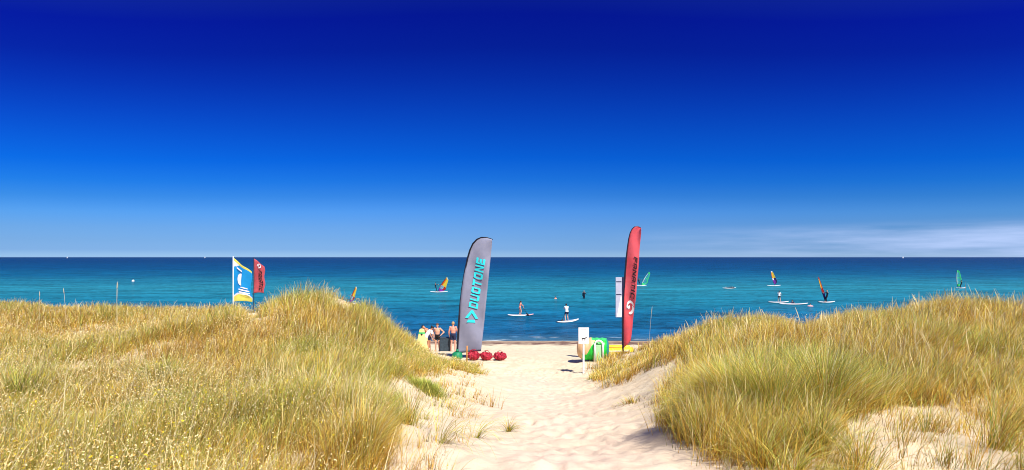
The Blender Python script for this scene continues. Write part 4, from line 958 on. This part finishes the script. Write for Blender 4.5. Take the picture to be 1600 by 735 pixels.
person(onwater(999, 119.3, .12), R(-70), 1.75, 'windsurfer in black beside the clear green sail near the red banner', 'skin', SURF, [('wetsuit', 'wetsuit')], ('hair_dark', 'short'), .03, group=gp)
windsurfer(119, 1209, 1210.5, 1204.5, 424, (1215, 439), 'purple', 'sailboard with a yellow and purple sail beyond the standing paddler', bl=3.1, sail_w=1.0)
person(onwater(1211.5, 119.6, .12), R(120), 1.7, 'windsurfer half hidden behind the yellow and purple sail', 'skin', SURF, [('wetsuit', 'wetsuit')], ('hair_brown', 'short'), .03, group=gp)
windsurfer(75.5, 1291.5, 1289.5, 1278, 433, (1290, 455), 'flame', 'sailboard with a tall narrow yellow and red sail, nearest the right dune', bl=2.4, sail_w=.75)
person(onwater(1291, 75.2, .12), R(80), 1.78, 'windsurfer in a navy wetsuit leaning back from the tall yellow and red sail', 'skin', SURF, [('wetsuit', 'wetsuit')], ('hair_fair', 'short'), .02, group=gp)
windsurfer(110, 1501.5, 1496, 1495.5, 422.5, (1503, 441), 'green', 'sailboard with a clear green sail far off above the right dune', bl=2.1, sail_w=1.25)
person(onwater(1501, 109.6, .12), R(60), 1.7, 'windsurfer in black under the clear green sail above the right dune', 'skin', SURF, [('wetsuit', 'wetsuit')], ('hair_dark', 'short'), .03, group=gp)
windsurfer(72, 539, 545, 556, 448, (555, 465), 'orange', 'sailboard with a small orange sail partly hidden by the left dune', bl=3.0, sail_w=1.1)
person(onwater(535.5, 72, -.55), R(-70), 1.7, 'person beside the small orange sail behind the left dune', 'skin_red', {}, [('shirt', 'navy')], ('hair_dark', 'short'), .02)

# ------------------------------------------------------------------ far sailing boats and a buoy
def sailing_boat(px, Y, hh, label):
    root = empty('sailing_boat', onwater(px, Y, 0)); tag(root, label, 'sailing boat', 'sailing boats on the horizon'); k = hh/12
    MB().tube([(-5*k,0,.7*k),(-3*k,0,.6*k),(3*k,0,.6*k),(6*k,0,.9*k)], [.7*k,1.3*k,1.4*k,.15*k], 10, side=(0,1,0), ry=[.6*k,.9*k,.9*k,.3*k]).build('hull', M['board'], root)
    MB().tube([(.5*k,0,.5*k),(.5*k,0,13*k)], .09*k, 6).build('mast', M['grey'], root)
    MB().grid(lambda u, v: Vector((lerp(.3, -4.5*(1-v), u)*k, .4*k*math.sin(u*3)*(1-v), lerp(2, 12.6, v)*k)), 6, 10).build('mainsail', M['flag_white'], root, solid=.03)
    MB().grid(lambda u, v: Vector((lerp(.8+(1-v)*5, .9, u)*k, .4*k*math.sin(u*3)*(1-v), lerp(1.8, 11.5, v)*k)), 6, 10).build('jib', M['flag_white'], root, solid=.03)
sailing_boat(105, 3400, 11, 'tiny white sailing boat on the horizon at the far left')
sailing_boat(320, 3600, 11, 'tiny white sailing boat on the horizon left of the blue flag')
sailing_boat(1411, 3300, 12, 'tiny white sailing boat on the horizon above the right dune')
by = MB(); by.ball((0,0,.12), (.34,.34,.3), 14, 8); by.tube([(0,0,.3),(0,0,.62)], [.09,.05], 8)
tag(by.build('buoy', M['board'], loc=onwater(208, 140, 0)), 'small white buoy floating on the water at the left', 'buoy')

# ------------------------------------------------------------------ plants one can tell apart
def tussock(px, Y, n, hl, spread, g_, b_, label, name='grass_tussock', cat='grass tussock', wl_=.0045, lean=(0, 0), kap=(.3, .9), x=None):
    bx = (px-800)/F*Y if x is None else x; rr = np.abs(rng.normal(0, spread*.5, n)); an = rng.uniform(0, 2*np.pi, n)
    X = bx+rr*np.cos(an); Yy_ = Y+rr*np.sin(an); Z = H(X, Yy_)-.01; b = np.array([bx, Y, float(H(bx, Y))])
    vx = np.cos(an)*rr/spread+lean[0]+rng.normal(0, .25, n); vy = np.sin(an)*rr/spread+lean[1]+rng.normal(0, .25, n); mag = np.hypot(vx, vy); c = tones(np.full(n, g_), np.full(n, b_), n)
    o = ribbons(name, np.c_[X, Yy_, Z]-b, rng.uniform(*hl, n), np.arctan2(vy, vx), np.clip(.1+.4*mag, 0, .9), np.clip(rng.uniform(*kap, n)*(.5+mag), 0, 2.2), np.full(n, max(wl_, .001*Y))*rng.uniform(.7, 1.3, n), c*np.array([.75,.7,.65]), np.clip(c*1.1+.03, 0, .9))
    o.location = b; tag(o, label, cat); return o
tussock(668, 9.1, 1500, (.12, .24), .36, 1.0, 0, 'low bright green grass cushion on the left sand flank', 'grass_cushion', 'grass', kap=(.2, .7)).data
for c in bpy.data.objects: pass
tussock(1135, 5.4, 1800, (.5, .75), .34, .35, .15, 'big golden tussock overhanging the path edge with its shadow on the sand', lean=(-.55, -.05), kap=(.5, 1.1))
tussock(1205, 5.0, 1300, (.5, .8), .30, .55, .15, 'green centred tussock behind the shaded hollow on the right', lean=(-.25, 0), kap=(.3, .9))
tussock(1290, 5.3, 900, (.5, .8), .26, .5, .15, 'upright green tussock above the bare sand at lower right', lean=(.1, 0))
tussock(1450, 4.6, 60, (.3, .6), .16, .5, .2, 'thin loose tuft on the bare sand at lower right', lean=(.2, 0), kap=(.6, 1.5))
tussock(1240, 3.7, 220, (.25, .5), .22, .5, .2, 'low tuft at the bottom edge right of the path', lean=(.2, -.2), kap=(.8, 1.6))
tussock(1340, 3.8, 120, (.3, .55), .18, .5, .3, 'sparse tuft on the sand below the right dune', lean=(-.2, 0), kap=(.6, 1.4))
tussock(1190, 4.05, 420, (.25, .5), .30, .35, .2, 'short golden tuft in front of the big tussock by the path', lean=(-.1, -.1), kap=(.6, 1.4))
tussock(1275, 4.2, 380, (.3, .6), .28, .5, .2, 'mixed green tuft where the lower right sand begins', lean=(.1, -.1), kap=(.6, 1.3))
tussock(1560, 4.0, 160, (.35, .65), .18, .5, .3, 'tuft at the lower right corner', lean=(.3, 0), kap=(.5, 1.3))
tussock(745, 5.9, 46, (.3, .6), .07, .9, 0, 'sprawling green tuft bent over on the sand left of the path', lean=(.8, -.1), kap=(1.0, 1.8))
tussock(690, 4.6, 60, (.4, .75), .10, .7, .1, 'long trailing tuft low on the left sand flank', lean=(.7, -.1), kap=(.9, 1.7))
tussock(795, 6.9, 60, (.15, .35), .02, .7, .2, 'tiny tuft at the left edge of the footprints', lean=(.5, 0), kap=(1, 1.8))
tussock(640, 5.2, 130, (.3, .6), .18, .4, .3, 'straw tuft standing among twigs on the left flank', lean=(.2, 0))
tussock(30, 5.2, 500, (.35, .55), .30, .8, .1, 'dark green tussock near the lower left corner', lean=(.1, 0))
tussock(255, 6.0, 450, (.3, .5), .30, .75, .1, 'green tussock low in the left dune grass', lean=(.1, 0))
tussock(500, 5.6, 110, (.35, .65), .12, .3, .0, 'silvery tuft with broad blades in the left grass', wl_=.009, lean=(.0, 0))
tussock(985, 9.2, 110, (.10, .22), .30, .3, .5, 'flat straw patch on the right sand slope', lean=(-.4, -.2), kap=(.6, 1.5))
tussock(930, 17.6, 120, (.08, .18), .3, .9, 0, 'small green sprigs at the foot of the dog sign', lean=(0, 0))
tussock(740, 17.8, 400, (.10, .22), .45, .8, .1, 'green grass lip where the left dune meets the beach', lean=(.3, 0))
tussock(712, 20.5, 500, (.2, .4), .45, .9, .0, 'green grass clump around the foot of the grey banner', lean=(.1, 0))
def stalk(px, Y, topy, label, lean=.02):
    b = at_ground(px, Y); h_ = (Vector(W(px, topy, Y))-b).z; r_ = max(.0025, .00024*Y)
    m_ = MB(); P = [Vector((lean*h_*t*t, 0, h_*t)) for t in np.linspace(0, .86, 7)]; m_.tube(P, [r_*lerp(1, .6, t) for t in np.linspace(0, 1, 7)], 5)
    o = m_.build('grass_stalk', mat('stalk', (.75,.64,.40), .7), loc=b)
    MB().tube([Vector((lean*h_*t*t, 0, h_*t)) for t in (.85, .88, .94, 1.0)], [r_*.8, r_*1.9, r_*1.6, r_*.3], 6).build('seed_head', mat('seed_head', (.70,.55,.30), .8), o)
    tag(o, label, 'grass stalk', 'lone tall stalks above the dune crest')
stalk(181.5, 13.2, 441, 'left one of a close pair of tall stalks against the sea'); stalk(184, 13.4, 440, 'right one of a close pair of tall stalks against the sea', .0)
stalk(103, 13.5, 450, 'lone tall stalk at left leaning slightly', -.06); stalk(62, 13.6, 455, 'faint lone stalk near the left end of the crest', .0)
stalk(1014, 14.6, 479, 'tall bare stalk against the sea beside the red banner', .06); stalk(1480, 9.0, 456, 'tall pale stalk rising from the right dune below the green sail', .10)
